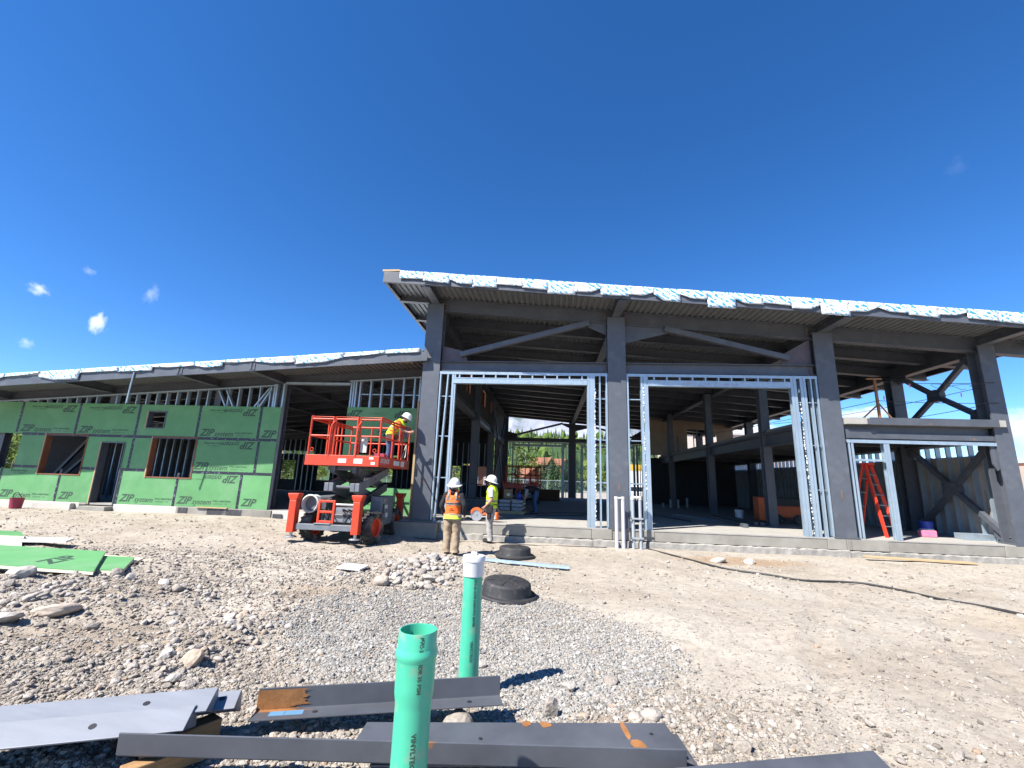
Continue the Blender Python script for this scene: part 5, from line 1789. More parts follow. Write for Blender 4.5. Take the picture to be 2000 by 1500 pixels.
# second pipe, white cap
px, py = -.645, -9.72
zb = gzf(px, py) - .3
p = MB().lathe([(.0845, zb), (.0845, .5), (.075, .5), (.075, zb)], 48).build('green_pipe', M['pipe'], None, auto=35, loc=(px, py, 0))
tag(p, 'tall green pipe with a white cap standing in the gravel bed', 'pipe', 'green drain pipes')
MB().lathe([(.085, .45), (.0925, .45), (.094, .455), (.094, .565), (.096, .57), (.1005, .575), (.1005, .612), (.096, .62), (.05, .623), (.0, .623)], 40).obox((0, 0, .635), (.05, .05, .026)).build('pipe_cap', M['pvc_white'], p, auto=35)
pipe_text(p, 'SDR-26 ASTM D3034 PVC SEWER', 0, 0, .43, .026, .0847, rad(-66))
pipe_text(p, 'VINYLTECH', 0, 0, -.06, .03, .0847, rad(-72))
# pipe behind the lift
for x, y, zt, lb in ((-7.35, -.15, .62, 'green pipe with white cap partly hidden behind the lift front'), (-6.3, .95, .50, 'white capped pipe end peeping over the lift engine')):
    zb = gzf(x, y) - .2
    p = MB().lathe([(.104, zb), (.104, zt - .12), (.09, zt - .12), (.09, zb)], 24).build('green_pipe', M['pipe'], None, auto=35, loc=(x, y, 0))
    tag(p, lb, 'pipe', 'green drain pipes')
    MB().lathe([(.1045, zt - .17), (.118, zt - .17), (.118, zt - .03), (.125, zt - .025), (.125, zt), (.06, zt + .008), (0, zt + .008)], 24).build('pipe_cap', M['pvc_white'], p, auto=35)
# ---------------------------------------------------------------- black risers
def riser(x, y, tilt, label, ring2):
    z = gzf(x, y)
    o = MB().lathe([(.47, -.03), (.49, -.02), (.49, .012), (.47, .03), (.40, .035), (.392, .05), (.38, .165), (.372, .185), (.35, .2), (.34, .205), (.0, .207)], 48).build('riser_lid', M['riser'], None, auto=35, loc=(x, y, z + .055))
    o.rotation_euler = tilt
    for a in range(6):
        th = a * math.pi / 3 + .3
        R = Matrix.Rotation(th, 3, 'Z')
        MB().obox(R @ Vector((.20, 0, .208)), (.26, .03, .008), R).build('lid_rib', M['riser'], o)
    if ring2:
        MB().lathe([(.47, -.16), (.515, -.15), (.515, -.06), (.50, -.04), (.47, -.035)], 48).build('riser_ring', M['riser'], o, auto=35)
    return tag(o, label, 'riser', 'black tank risers')
riser(-.62, -6.35, (rad(3), rad(4), 0), 'near black plastic tank riser with a double flange on the gravel', True)
riser(-.76, -2.55, (rad(1), rad(1), 1), 'far black plastic tank riser close to the slab and workers', False)
# ---------------------------------------------------------------- conduit stubs at the middle column
for mt, x0, lb, cross in (('pvc_lilac', 2.03, 'pair of pale white conduits taped together at the top', 0), ('pvc_grey', 2.50, 'pair of grey conduits joined by two cross straps', 1)):
    e = empty('conduit_stub', (x0, -.28, gzf(x0, -.28)), 0, lb, 'conduit', 'conduit stubs by the column')
    for k in (0, 1):
        dx = k * (.19 if not cross else .21)
        MB().tube([(dx, 0, -.1), (dx, 0, 1.44)], .052 if not cross else .047, 16).build('conduit', M[mt], e, auto=40)
        MB().lathe([(.056, 1.36), (.06, 1.38), (.058, 1.445), (.0, 1.45)], 16, (dx, 0, 0)).build('tape_wrap', M['tapew'], e, auto=40)
    if cross:
        for z in (.28, .82):
            MB().bb(-.08, .28, -.075, -.053, z, z + .045).bb(-.085, -.05, -.075, -.04, z - .05, z + .05).build('strap', M['pvc_grey'], e)
        MB().bb(-.03, .24, -.06, .06, 1.40, 1.47).build('tape_wrap', M['tapew'], e, bevel=.02)
    else:
        MB().bb(.02, .17, -.05, .03, 1.38, 1.43).build('tape_wrap', M['tapew'], e, bevel=.015)
# ---------------------------------------------------------------- steel lying in front
def angle_iron(name, p0, p1, leg, t, roll, mt, label, holes=(), parent=None, group='steel angles lying in the foreground', lop=False):
    """L section from p0 to p1; at roll 0 one leg lies flat toward the right of travel, the other stands"""
    p0, p1 = Vector(p0), Vector(p1)
    c, s = math.cos(roll), math.sin(roll)
    pl = [(0, 0), (leg[0], 0), (leg[0], t), (t, t), (t, leg[1]), (0, leg[1])]
    pl = [(a * c - b * s, a * s + b * c) for a, b in pl]
    o = MB().prof(p0, p1, pl).build(name, M[mt], None, bevel=.003)
    tag(o, label, 'steel angle', group)
    d = (p1 - p0).normalized()
    sd = d.cross(Vector((0, 0, 1))).normalized()
    u = sd.cross(d)
    a_ = sd * c + u * s
    b_ = -sd * s + u * c
    for k, (f, off) in enumerate(holes):
        ctr = p0.lerp(p1, f) + a_ * off + b_ * (t + .0025)
        R = Matrix((a_, d, b_)).transposed()
        MB().lathe([(.0, 0), (.019, 0)], 14, ctr, R).build('bolt_hole', M['black'], o)
    return o
# pale angles lying like little roofs at the left
angle_iron('steel_angle', (-5.6, -12.03, -.15), (-2.19, -10.70, -.145), (.225, -.16), .012, rad(-13), 'steel_pale', 'back one of the two wide pale steel angles on the left', ((.60, .13), (.90, .11)))
angle_iron('steel_angle', (-5.6, -12.16, -.17), (-2.19, -10.89, -.165), (.185, -.14), .012, rad(-22), 'steel_pale', 'front one of the two wide pale steel angles on the left', ((.865, .10),))
angle_iron('steel_angle', (-3.4, -11.09, -.22), (-2.10, -10.58, -.20), (.17, -.15), .012, rad(-18), 'steel_pale', 'short pale steel angle end sticking out behind the two wide ones', ((.93, .08),))
o = MB().bb(-.2, .2, -.06, .06, -.06, .06).build('timber_block', M['old_wood'], None, bevel=.006, loc=(-2.27, -10.86, -.37))
o.rotation_euler = (0, .02, rad(62))
tag(o, 'weathered timber block under the pale steel angles', 'timber')
o = MB().bb(-.2, .2, -.045, .045, -.045, .045).build('timber_block', M['old_wood'], None, bevel=.006, loc=(-2.2, -11.07, -.385))
o.rotation_euler = (0, 0, rad(53))
tag(o, 'short timber block under the end of the long dark angle', 'timber')
a = angle_iron('steel_angle', (-2.02, -10.50, -.365), (-.34, -10.06, -.345), (.165, .145), .011, rad(3), 'steel_near', 'steel angle with a rusty orange end lying behind the near pipe', ((.235, .09), (.86, .09)))
d_ = (Vector((-.34, -10.06, -.345)) - Vector((-2.02, -10.50, -.365))).normalized()
sd_ = d_.cross(Vector((0, 0, 1))).normalized()
q0 = Vector((-2.02, -10.50, -.365))
mb = MB()                                       # rust skin over the left end, ragged edge
r = random.Random(8)
for (u, v, n_) in ((sd_, Vector((0, 0, 1)), Vector((0, 0, .0135))), (Vector((0, 0, 1)), sd_, sd_ * .0135)):
    pts = []
    for i in range(25):
        h = .012 + (.145 if u is sd_ else .125) * i / 24
        L = .32 + .16 * noise.noise(Vector((i * .22, 4.0 if u is sd_ else 9.0, 1.0))) + .05 * noise.noise(Vector((i * .9, 2.0, 5.0)))
        pts.append((q0 + u * h + n_, q0 + u * h + n_ + d_ * L))
    vs = [p_ for pr_ in pts for p_ in pr_]
    mb.add(vs, [(2 * i, 2 * i + 1, 2 * i + 3, 2 * i + 2) for i in range(24)])
mb.build('rust_patch', M['steel_rust'], a)
for f, w in ((.09, .05), (.155, .06)):
    c_ = q0.lerp(Vector((-.34, -10.06, -.345)), f) + sd_ * .085 + Vector((0, 0, .0165))
    MB().prof(c_ - d_ * w, c_ + d_ * w, [(-.03, 0), (.03, 0), (.03, .0006), (-.03, .0006)]).build('chalk_mark', M['blue'] if 0 else mat('blue_chalk', (.10, .24, .40), .8), a)
angle_iron('steel_angle', (-2.41, -11.175, -.315), (.84, -10.80, -.352), (-.11, .125), .011, rad(-4), 'steel_near', 'long dark steel angle crossing in front of the near pipe', ())
def plate(name, c, t, mt, label, cat='steel plate', holes=(), rust=(), seed=0):
    vs = [Vector(p) for p in c]
    n = (vs[1] - vs[0]).cross(vs[3] - vs[0]).normalized()
    lo = [p - n * t for p in vs]
    o = MB().add(lo + vs, [(3, 2, 1, 0), (4, 5, 6, 7), (0, 1, 5, 4), (1, 2, 6, 5), (2, 3, 7, 6), (3, 0, 4, 7)]).build(name, M[mt], None, bevel=.003)
    tag(o, label, cat, 'steel plates in the foreground')
    def at(u, v): return vs[0].lerp(vs[1], u).lerp(vs[3].lerp(vs[2], u), v) + n * .0012
    X_ = (vs[1] - vs[0]).normalized()
    R = Matrix((X_, n.cross(X_), n)).transposed()
    for u, v in holes:
        MB().lathe([(0, 0), (.013, 0)], 14, at(u, v), R).build('bolt_hole', M['black'], o)
    r = random.Random(seed)
    for u, v, su, sv in rust:
        p0 = at(u, v)
        ng = 18
        pts = []
        for i in range(ng):
            a_ = 2 * math.pi * i / ng
            k = 1 + .5 * noise.noise(Vector((math.cos(a_) * 1.3, math.sin(a_) * 1.3, seed + u * 9)))
            pts.append(p0 + R @ Vector((su * k * math.cos(a_), sv * k * math.sin(a_), .0004)))
        MB().add(pts, [tuple(range(ng))]).build('rust_patch', M['steel_rust'], o)
    return o
plate('steel_plate', [(-1.15, -11.02, -.315), (.87, -10.71, -.305), (.82, -10.40, -.285), (-1.15, -10.68, -.285)], .012, 'steel_near', 'upper grey steel plate with orange rust patches beside the near pipe', 'steel plate', ((.93, .62), (.38, .5)), ((.85, .75, .02, .085), (.87, .28, .05, .05), (.59, .93, .035, .035), (.525, .96, .035, .03), (.60, .14, .03, .015)), 2)
plate('steel_plate', [(-1.0, -11.0, -.345), (.93, -10.74, -.345), (.885, -10.45, -.32), (-1.0, -10.7, -.32)], .012, 'steel_near', 'lower steel plate showing as a rim under the rusty one', 'steel plate')
plate('steel_plate', [(.45, -11.35, -.30), (2.02, -10.93, -.30), (2.03, -10.58, -.265), (.74, -10.93, -.265)], .014, 'steel_near', 'dark steel plate at the bottom right with a notched end', 'steel plate', ((.93, .42),), (), 3)
# ---------------------------------------------------------------- fallen sheathing boards at the left
def board(c, size, rz, z, label, top='zip', core='foam', text=False, tilt=0.0):
    L, W, T = size
    e = MB().bb(-L / 2, L / 2, -W / 2, W / 2, 0, T).build('insulated_board', M[core], None, loc=(c[0], c[1], z))
    e.rotation_euler = (0, tilt, rz)
    tag(e, label, 'board', 'boards stacked on the left')
    if top:
        MB().bb(-L / 2 - .002, L / 2 + .002, -W / 2 - .002, W / 2 + .002, T + .0005, T + .012).build('green_face', M[top], e)
    if text:
        v, f = V1
        MB().add([(.95 - a[2] * 1.2, -.30 + a[0] * 1.2, T + .0135) for a in v], f).build('lettering', M['zip_print'], e)
    return e
def poly_board(c, pts, z, T, label, top='zip', core='foam', text=False, dz=0.0):
    n = len(pts)
    q = [(x - c[0], y - c[1]) for x, y in pts]
    def slab(a, b, g):
        vs = [(x * g, y * g, a + dz * x) for x, y in q] + [(x * g, y * g, b + dz * x) for x, y in q]
        return MB().add(vs, [tuple(range(n))[::-1], tuple(range(n, 2 * n))] + [(i, (i + 1) % n, n + (i + 1) % n, n + i) for i in range(n)])
    e = slab(0, T, 1).build('insulated_board', M[core], None, loc=(c[0], c[1], z))
    tag(e, label, 'board', 'boards stacked on the left')
    if top: slab(T + .0005, T + .012, 1.001).build('green_face', M[top], e)
    if text:
        v, f = V1
        MB().add([(.62 - a[2] * 1.5 - a[0] * .25, -.55 + a[0] * 1.25, T + .0135 + dz * (.62 - a[2] * 1.5 - a[0] * .25)) for a in v], f).build('lettering', M['zip_print'], e)
    return e
z0 = gzf(-8.6, -6.2)
poly_board((-8.9, -6), [(-13, -6.75), (-7.0, -6.6), (-7.95, -5.55), (-13, -5.55)], z0 + .01, .05, 'lowest pale foam board at the bottom of the left pile', None)
poly_board((-8.9, -6), [(-13, -6.85), (-7.05, -6.55), (-7.9, -5.45), (-13, -5.5)], z0 + .065, .05, 'second board of the left pile with a green corner showing', 'zip')
poly_board((-8.9, -6.1), [(-13, -6.82), (-7.18, -6.92), (-8.62, -5.36), (-13, -5.36)], z0 + .135, .045, 'top green board with black lettering on the left pile', 'zip', 'foam', True, -.008)
poly_board((-8.0, -5.2), [(-9.5, -5.5), (-7.75, -5.6), (-7.95, -5.2), (-9.5, -5.0)], z0 + .03, .04, 'small white foam offcut behind the left pile', None)
z1 = gzf(-12, -4.2)
poly_board((-12.6, -4.6), [(-15, -5.0), (-11.2, -4.75), (-11.9, -4.2), (-15, -4.2)], z1 + .02, .06, 'cream foam board at the bottom of the far left pile', None)
poly_board((-12.6, -4.3), [(-15, -5.05), (-10.75, -4.25), (-11.0, -3.85), (-15, -4.4)], z1 + .09, .05, 'white foam board on the far left pile', None, 'white')
poly_board((-12.9, -4.1), [(-16, -4.75), (-11.75, -4.3), (-12.55, -3.75), (-16, -3.7)], z1 + .15, .05, 'green board on top of the far left pile', 'zip')
# loose bits
o = MB().bb(-.25, .25, -.14, .14, 0, .03).build('board_scrap', M['white'], None, loc=(-3.62, -5.3, gzf(-3.6, -5.3) + .05))
o.rotation_euler = (rad(6), 0, rad(-12))
tag(o, 'white board scrap lying left of the rubble pile', 'scrap')
z = gzf(-.5, -3.6)
o = MB().prof((-1.42, -3.28, z + .03), (.48, -3.86, z + .045), [(-.05, 0), (.05, 0), (.05, .004), (-.046, .004), (-.046, .05), (-.05, .05)][::1]).bb(0, 0, 0, 0, 0, 0).build('metal_track', M['galv'], None)
o.modifiers.new('s', 'SOLIDIFY').thickness = .002
tag(o, 'long pale metal track lying between the two black risers', 'metal track')
pts = [(-5.0, 1.1), (-4.3, .2), (-3.85, -.35), (-3.3, -.55), (-2.7, -.9), (-1.9, -.5), (-1.2, -.5), (-.3, -.55), (.6, -.42), (1.3, -.30), (1.75, -.20)]
o = MB().tube(smoothpath([(x, y, gzf(x, y) + .012) for x, y in pts], 5), .011, 6).build('extension_cord', M['cord'], None, auto=60)
tag(o, 'thin dark cord along the foot of the slab by the workers', 'cord')
pts = [(2.9, -.25), (3.25, -.84), (3.7, -1.9), (4.11, -2.82), (4.76, -3.34), (5.28, -3.7), (6.0, -3.66), (6.4, -3.85), (6.75, -4.28), (6.89, -5.0), (7.1, -5.6), (7.5, -6.4), (8.4, -7.2)]
o = MB().tube(smoothpath([(x, y, gzf(x, y) + .018) for x, y in pts], 6), .02, 8).build('extension_cord', M['cord'], None, auto=60)
tag(o, 'thick black cord snaking over the dirt to the right', 'cord')
o = MB().bb(-1.3, 1.3, -.12, .12, 0, .04).build('plank', M['lumber'], None, loc=(10.0, -.45, gzf(10, -.45) + .02), bevel=.004)
o.rotation_euler = (0, .01, rad(-4))
tag(o, 'brown plank half buried along the footing on the right', 'plank')
e = MB().lathe([(.0, .0), (.16, .0), (.19, .34), (.20, .36), (.18, .36), (.155, .02), (0, .02)], 24).build('bucket', M['maroon'], None, auto=40, loc=(-18.75, .9, gzf(-18.75, .9) + .01))
tag(e, 'maroon bucket standing before the pale foundation at far left', 'bucket')
MB().tube(smoothpath([(-.18, 0, .34), (-.10, -.05, .50), (.05, -.06, .54), (.19, 0, .34)], 5), .012, 6).build('bucket_handle', M['black'], e)

# ---------------------------------------------------------------- inside the hall
def ladder():
    e = empty('step_ladder', (10.15, 1.25, .001), rad(28), 'tall orange step ladder leaning inside the right bay', 'ladder')
    H = 2.15
    for s in (-1, 1):
        MB().prof((s * .28, -.42, 0), (s * .16, -.02, H), [(-.022, -.045), (.022, -.045), (.022, .045), (-.022, .045)]).build('ladder_rail', M['ladder'], e)
        MB().prof((s * .27, .55, 0), (s * .15, .04, H), [(-.018, -.03), (.018, -.03), (.018, .03), (-.018, .03)]).build('rear_rail', M['ladder'], e)
    for k in range(1, 7):
        t = k / 7
        w = .28 - .12 * t
        MB().bb(-w, w, -.42 + .40 * t - .04, -.42 + .40 * t + .04, H * t - .012, H * t + .012).build('ladder_step', M['alu'], e)
    for k in range(1, 5):
        t = k / 5
        w = .27 - .12 * t
        MB().bb(-w, w, .55 - .51 * t - .01, .55 - .51 * t + .01, H * t - .015, H * t + .015).build('rear_brace', M['alu'], e)
    MB().bb(-.18, .18, -.12, .12, H, H + .06).build('ladder_top', M['ladder'], e)
ladder()
def pail(x, y, mt, label, r=.16, h=.38, band=None):
    o = MB().lathe([(0, 0), (r * .9, 0), (r, h), (r * 1.05, h), (r * 1.05, h - .03), (r, h + .005), (0, h + .005)], 20).build('bucket', M[mt], None, auto=40, loc=(x, y, .002))
    if band: MB().lathe([(r * .925, h * .28), (r * .985, h * .5)], 20, R=None).build('bucket_label', M[band], o)
    return tag(o, label, 'bucket')
pail(12.2, 2.0, 'blue', 'dark blue bucket with a white band beside the cross brace', .18, .44, 'white')
pail(8.1, 6.2, 'whitecloth', 'dusty white bucket between the inner columns', .17, .4)
tag(MB().bb(-.2, .2, -.12, .12, 0, .2).build('foam_block', M['pink'], None, loc=(11.85, 1.55, .002), bevel=.02), 'pink foam block on the slab near the blue bucket', 'foam block')
tag(MB().bb(-.5, .5, -.2, .2, 0, .18).build('foam_block', M['galv'], None, loc=(13.0, 1.2, .002), bevel=.005) , 'grey metal offcuts heaped at the corner column', 'offcuts')
def tubes(x, y, mt, lb, rot, h=.32):
    o = MB().tube([(0, 0, 0), (0, 0, h)], .03, 12).tube([(0, 0, h), (0, 0, h + .12)], .01, 8).build('caulk_tube', M[mt], None, loc=(x, y, .55))
    return tag(o, lb, 'tube')
# orange machine with dark frame
e = empty('mortar_mixer', (9.15, 5.2, .001), rad(-8), 'orange and dark wheeled machine parked behind the inner column', 'machine')
MB().bb(-.75, -.42, -.35, .35, .08, .98).build('panel', M['orange'], e, bevel=.03)
MB().bb(-.38, .85, -.40, .40, .55, .98).build('frame', M['black'], e, bevel=.03)
MB().bb(-.20, .85, -.42, .38, .22, .68).build('drum', M['orange'], e, bevel=.06)
for x in (-.1, .6):
    MB().lathe([(.0, -.05), (.16, -.05), (.18, -.03), (.18, .03), (.16, .05), (0, .05)], 18, (x, -.42, .18), Matrix.Rotation(rad(90), 3, 'X')).build('wheel', M['rubber'], e, auto=40)
# cut-off saw on the slab edge
e = empty('cutoff_saw', (-2.05, .55, .001), rad(-12), 'orange cut-off saw with a round blade resting on the slab edge', 'saw')
RY = Matrix.Rotation(rad(90), 3, 'X')
MB().lathe([(0, .004), (.20, .004), (.20, -.004), (0, -.004)], 32, (-.18, 0, .205), RY).build('blade', M['alu'], e, auto=30)
MB().lathe([(0, .02), (.04, .02), (.04, -.03), (0, -.03)], 12, (-.18, 0, .205), RY).build('blade_hub', M['alu'], e, auto=30)
g = MB()
for k in range(10):
    a0, a1 = rad(20 + k * 15), rad(20 + (k + 1) * 15)
    g.prof((-.18 + .19 * math.cos(a0), 0, .205 + .19 * math.sin(a0)), (-.18 + .19 * math.cos(a1), 0, .205 + .19 * math.sin(a1)), [(-.035, -.05), (.035, -.05), (.035, .03), (-.035, .03)], up=(math.cos(a0), 0, math.sin(a0)))
g.build('blade_guard', M['orange'], e)
MB().prof((-.1, .03, .2), (.35, .03, .28), [(-.03, -.035), (.03, -.035), (.03, .035), (-.03, .035)]).build('arm', M['orange'], e, bevel=.01)
MB().bb(.15, .55, -.08, .12, .06, .30).build('engine', M['orange'], e, bevel=.04)
MB().bb(.22, .5, -.1, .14, .08, .22).build('engine_cover', M['tapew'], e, bevel=.03)
MB().tube(smoothpath([(.1, .02, .3), (.2, .02, .46), (.45, .02, .48), (.58, .02, .3)], 5), .022, 8).build('handle', M['black'], e, auto=50)
# pallet of wrapped bags with two boxes
e = empty('pallet', (-1.4, 4.7, .001), rad(-4), 'timber pallet under grey wrapped bags inside the hall', 'pallet')
for k in range(6):
    MB().bb(-.55, .55, -.5 + k * .18, -.38 + k * .18, .10, .12).build('plank', M['lumber'], e)
for y in (-.45, 0, .45):
    MB().bb(-.55, .55, y - .045, y + .045, .001, .099).build('bearer', M['lumber'], e)
o = MB()
r = random.Random(5)
for lay in range(3):
    for a in range(2):
        for b in range(3):
            o.bb(-.5 + a * .5 + r.uniform(0, .03), -.02 + a * .5, -.48 + b * .33, -.17 + b * .33, .125 + lay * .145, .262 + lay * .145)
o = o.build('bag_stack', M['wrap'], None, bevel=.04, loc=(-1.4, 4.7, 0))
o.rotation_euler = (0, 0, rad(-4))
tag(o, 'grey plastic wrapped stack of bags on the pallet', 'bags')
for x, y, s, lb in ((-1.62, 5.05, .36, 'left brown carton with a white label on the wrapped bags'), (-1.05, 5.1, .30, 'right brown carton with open flaps on the wrapped bags')):
    o = MB().bb(-s / 2, s / 2, -s / 2, s / 2, 0, s).build('carton', M['card'], None, loc=(x, y, .57), bevel=.004)
    o.rotation_euler = (0, 0, rad(8))
    tag(o, lb, 'carton')
    if s > .33: MB().bb(-.06, .06, -s / 2 - .003, -s / 2 - .001, .1, .2).build('carton_label', M['white'], o)
    else: MB().prof((-s / 2, -s / 2, s), (-s / 2 - .1, -s / 2, s + .08), [(-s / 2, 0), (s / 2, 0), (s / 2, .004), (-s / 2, .004)]).build('carton_flap', M['card'], o)
# steel on the floor
def bar(p0, p1, w, h, label, mt='steel', k=1):
    mb = MB()
    p0, p1 = Vector(p0), Vector(p1)
    sd = (p1 - p0).cross(Vector((0, 0, 1))).normalized()
    for i in range(k):
        o_ = sd * (i - k / 2) * (w + .02)
        mb.prof(p0 + o_ + Vector((0, 0, .004 + h * (i % 2) * .3)), p1 + o_ * 1.3 + Vector((0, 0, .004)), [(-w / 2, 0), (w / 2, 0), (w / 2, h), (-w / 2, h)])
    o = mb.build('steel_bar', M[mt], None, bevel=.004)
    return tag(o, label, 'steel bar', 'steel lying on the hall floor')
for i in range(5):
    p0 = Vector((5.75 + i * .12, 7.6 - i * .1, .004 + .03 * (i % 2)))
    p1 = Vector((6.5 + i * .07, 5.0 - i * .03, .004))
    o = MB().prof(p0, p1, [(-.05, 0), (.05, 0), (.05, .035), (.045, .035), (.045, .004), (-.045, .004), (-.045, .035), (-.05, .035)]).build('steel_stud', M['galv'], None)
    tag(o, 'pale metal stud in the loose bundle on the hall floor', 'metal stud', 'loose studs on the hall floor')
bar((4.6, 7.4, 0), (5.3, 3.6, 0), .06, .05, 'thin dark bar left of the stud bundle on the hall floor')
bar((7.0, 6.5, 0), (6.55, 2.2, 0), .16, .12, 'square dark tube on the hall floor nearest the opening')
bar((7.5, 7.4, 0), (7.45, 3.2, 0), .14, .12, 'dark steel bar pair on the hall floor beside the inner column', 'steel', 2)
for x, y, h in ((7.4, 14.2, .5), (7.9, 14.4, .5), (7.0, 14.4, .28), (5.9, 15, .3), (8.6, 15.0, .6)):
    o = MB().tube([(0, 0, 0), (0, 0, h)], .07, 12).build('pipe_stub', M['pvc_grey'], None, auto=40, loc=(x, y, .002))
    tag(o, 'pale pipe stub rising from the slab at the back of the hall', 'pipe stub', 'pipe stubs at the back')
o = MB().tube(smoothpath([(-.9, 4.0, .015), (.3, 5.6, .015), (1.6, 6.2, .015), (1.5, 4.9, .015), (.2, 4.2, .015), (-.4, 3.6, .015)], 8), .012, 6).build('extension_cord', M['cord'], None, auto=60)
tag(o, 'dark cord looped on the slab right of the bending worker', 'cord')
o = MB().bb(-2.2, 2.2, -1.0, 1.0, .002, .75).build('material_pile', M['house'], None, loc=(-1.3, 19.5, 0), bevel=.05)
tag(o, 'dark low stack of material at the back of the hall', 'material stack')
o = MB().bb(-.6, .6, -.4, .4, .002, .5).tube([(-.6, -.4, .5), (-.6, -.4, 1.1), (.2, -.4, 1.1), (.2, -.4, .5)], .03, 8).build('tool_cart', M['machine'], None, loc=(-3.0, 5.6, 0), bevel=.02)
tag(o, 'dark tool cart with a tube handle in the shade behind the saw', 'cart')
e = empty('camp_chair', (4.3, 15.8, .002), rad(40), 'dark folding chair seen between the studs at the middle column', 'chair')
MB().bb(-.25, .25, -.25, .25, .42, .46).build('seat', M['black'], e)
MB().bb(-.25, .25, .24, .28, .5, .95).build('backrest', M['black'], e)
for a, b in ((-1, -1), (1, -1), (-1, 1), (1, 1)):
    MB().tube([(a * .24, b * .24, .42), (a * .30, b * .30, 0)], .015, 6).build('leg', M['black'], e)
bpy.data.objects.remove(bpy.data.objects['flag.003']) if 'flag.003' in bpy.data.objects else None

# ---------------------------------------------------------------- background beyond the hall
xs_ = np.linspace(-700, 700, 90)
ys_ = np.concatenate([np.linspace(95, 460, 40), np.linspace(480, 700, 6)])
Xh, Yh = np.meshgrid(xs_, ys_)
def hz(x, y):
    fade = .22 + .78 * sm(.45, .22, x / (y + 14))
    return -.4 + fade * np.clip((y - 105) / 345, 0, 1) ** 1.15 * (43 + 9 * fbm(x / 160, y / 190, 70, 3)) + 2.5 * fbm(x / 40, y / 40, 77, 2) * sm(105, 180, y)
Zh = hz(Xh, Yh)
n1, n2 = Xh.shape
idh = np.arange(n1 * n2).reshape(n1, n2)
MB().add(np.stack([Xh, Yh, Zh], -1).reshape(-1, 3).tolist(), np.stack([idh[:-1, :-1], idh[:-1, 1:], idh[1:, 1:], idh[1:, :-1]], -1).reshape(-1, 4).tolist()).build('hillside', M['bush'], None, smooth=True)
tag(bpy.data.objects['hillside'], 'wooded green hillside behind the hall', kind='structure')
mx_ = np.linspace(-2600, 2600, 90)
my_ = np.linspace(2600, 4200, 26)
Xm, Ym = np.meshgrid(mx_, my_)
pk = 1 - np.abs((Ym - 3500) / 900)
Zm = np.clip(pk, 0, 1) ** .9 * (560 + 110 * fbm(Xm / 500, Ym / 500, 90, 5) - .00017 * (Xm + 250) ** 2)
idm = np.arange(Xm.size).reshape(Xm.shape)
M['far_rock'] = mat('far_mountain_rock', (.30, .32, .39), .95, 0, .35, .004, 0, 1, spots=((.13, .17, .17), .003, .5, .6))
MB().add(np.stack([Xm, Ym, Zm - 5], -1).reshape(-1, 3).tolist(), np.stack([idm[:-1, :-1], idm[:-1, 1:], idm[1:, 1:], idm[1:, :-1]], -1).reshape(-1, 4).tolist()).build('mountain', M['far_rock'], None, smooth=False)
tag(bpy.data.objects['mountain'], 'grey bare mountain ridge beyond the wooded hill', kind='structure')

# forest on the hill: two masses of trees
def forest(n, kind, seed):
    rg = np.random.default_rng(seed)
    fx = rg.uniform(-420, 420, n)
    fy = 112 + 340 * rg.uniform(0, 1, n) ** .8
    pat = fbm(fx / 35, fy / 35, 120, 3)
    keep = (pat > -.1) if kind == 'c' else (pat < .25)
    fx, fy = fx[keep], fy[keep]
    far_r = fx / (fy + 14) < .36
    fx, fy = fx[far_r], fy[far_r]
    fz_ = hz(fx, fy)
    V, F = [], []
    if kind == 'c':
        for x, y, z in zip(fx, fy, fz_):
            h = rg.uniform(6, 12.5)
            w = h * rg.uniform(.15, .21)
            o = len(V)
            for (lo, hi, ww) in ((.08, .5, 1), (.32, .76, .72), (.58, 1.0, .42)):
                b = len(V)
                a0 = rg.uniform(0, 6)
                for k in range(7):
                    rr = w * ww * (1 if k % 2 else .66) * rg.uniform(.85, 1.15)
                    V.append((x + rr * math.cos(a0 + k * .898), y + rr * math.sin(a0 + k * .898), z + h * (lo - (.03 if k % 2 else 0))))
                V.append((x, y, z + h * hi))
                F += [(b + k, b + (k + 1) % 7, b + 7) for k in range(7)]
    else:
        bm = bmesh.new()
        bmesh.ops.create_icosphere(bm, subdivisions=2, radius=1)
        iv = [v.co.copy() for v in bm.verts]
        fi = [tuple(v.index for v in f.verts) for f in bm.faces]
        bm.free()
        for x, y, z in zip(fx, fy, fz_):
            h = rg.uniform(5, 9)
            b = len(V)
            s = rg.uniform(0, 99)
            for p in iv:
                k = 1 + .55 * noise.noise(p * 2.1 + Vector((s, s, 0)))
                V.append((x + p.x * h * .3 * k, y + p.y * h * .3 * k, z + h * .55 + p.z * h * .5 * k))
            F += [tuple(i + b for i in f) for f in fi]
    o = MB().add(V, F).build('forest', M['forest' if kind == 'c' else 'aspen'], None)
    return o
tag(forest(3600, 'c', 5), 'dense conifer forest covering the hillside', kind='stuff')
tag(forest(620, 'a', 6), 'pale green leafy thickets between the hillside conifers', kind='stuff')

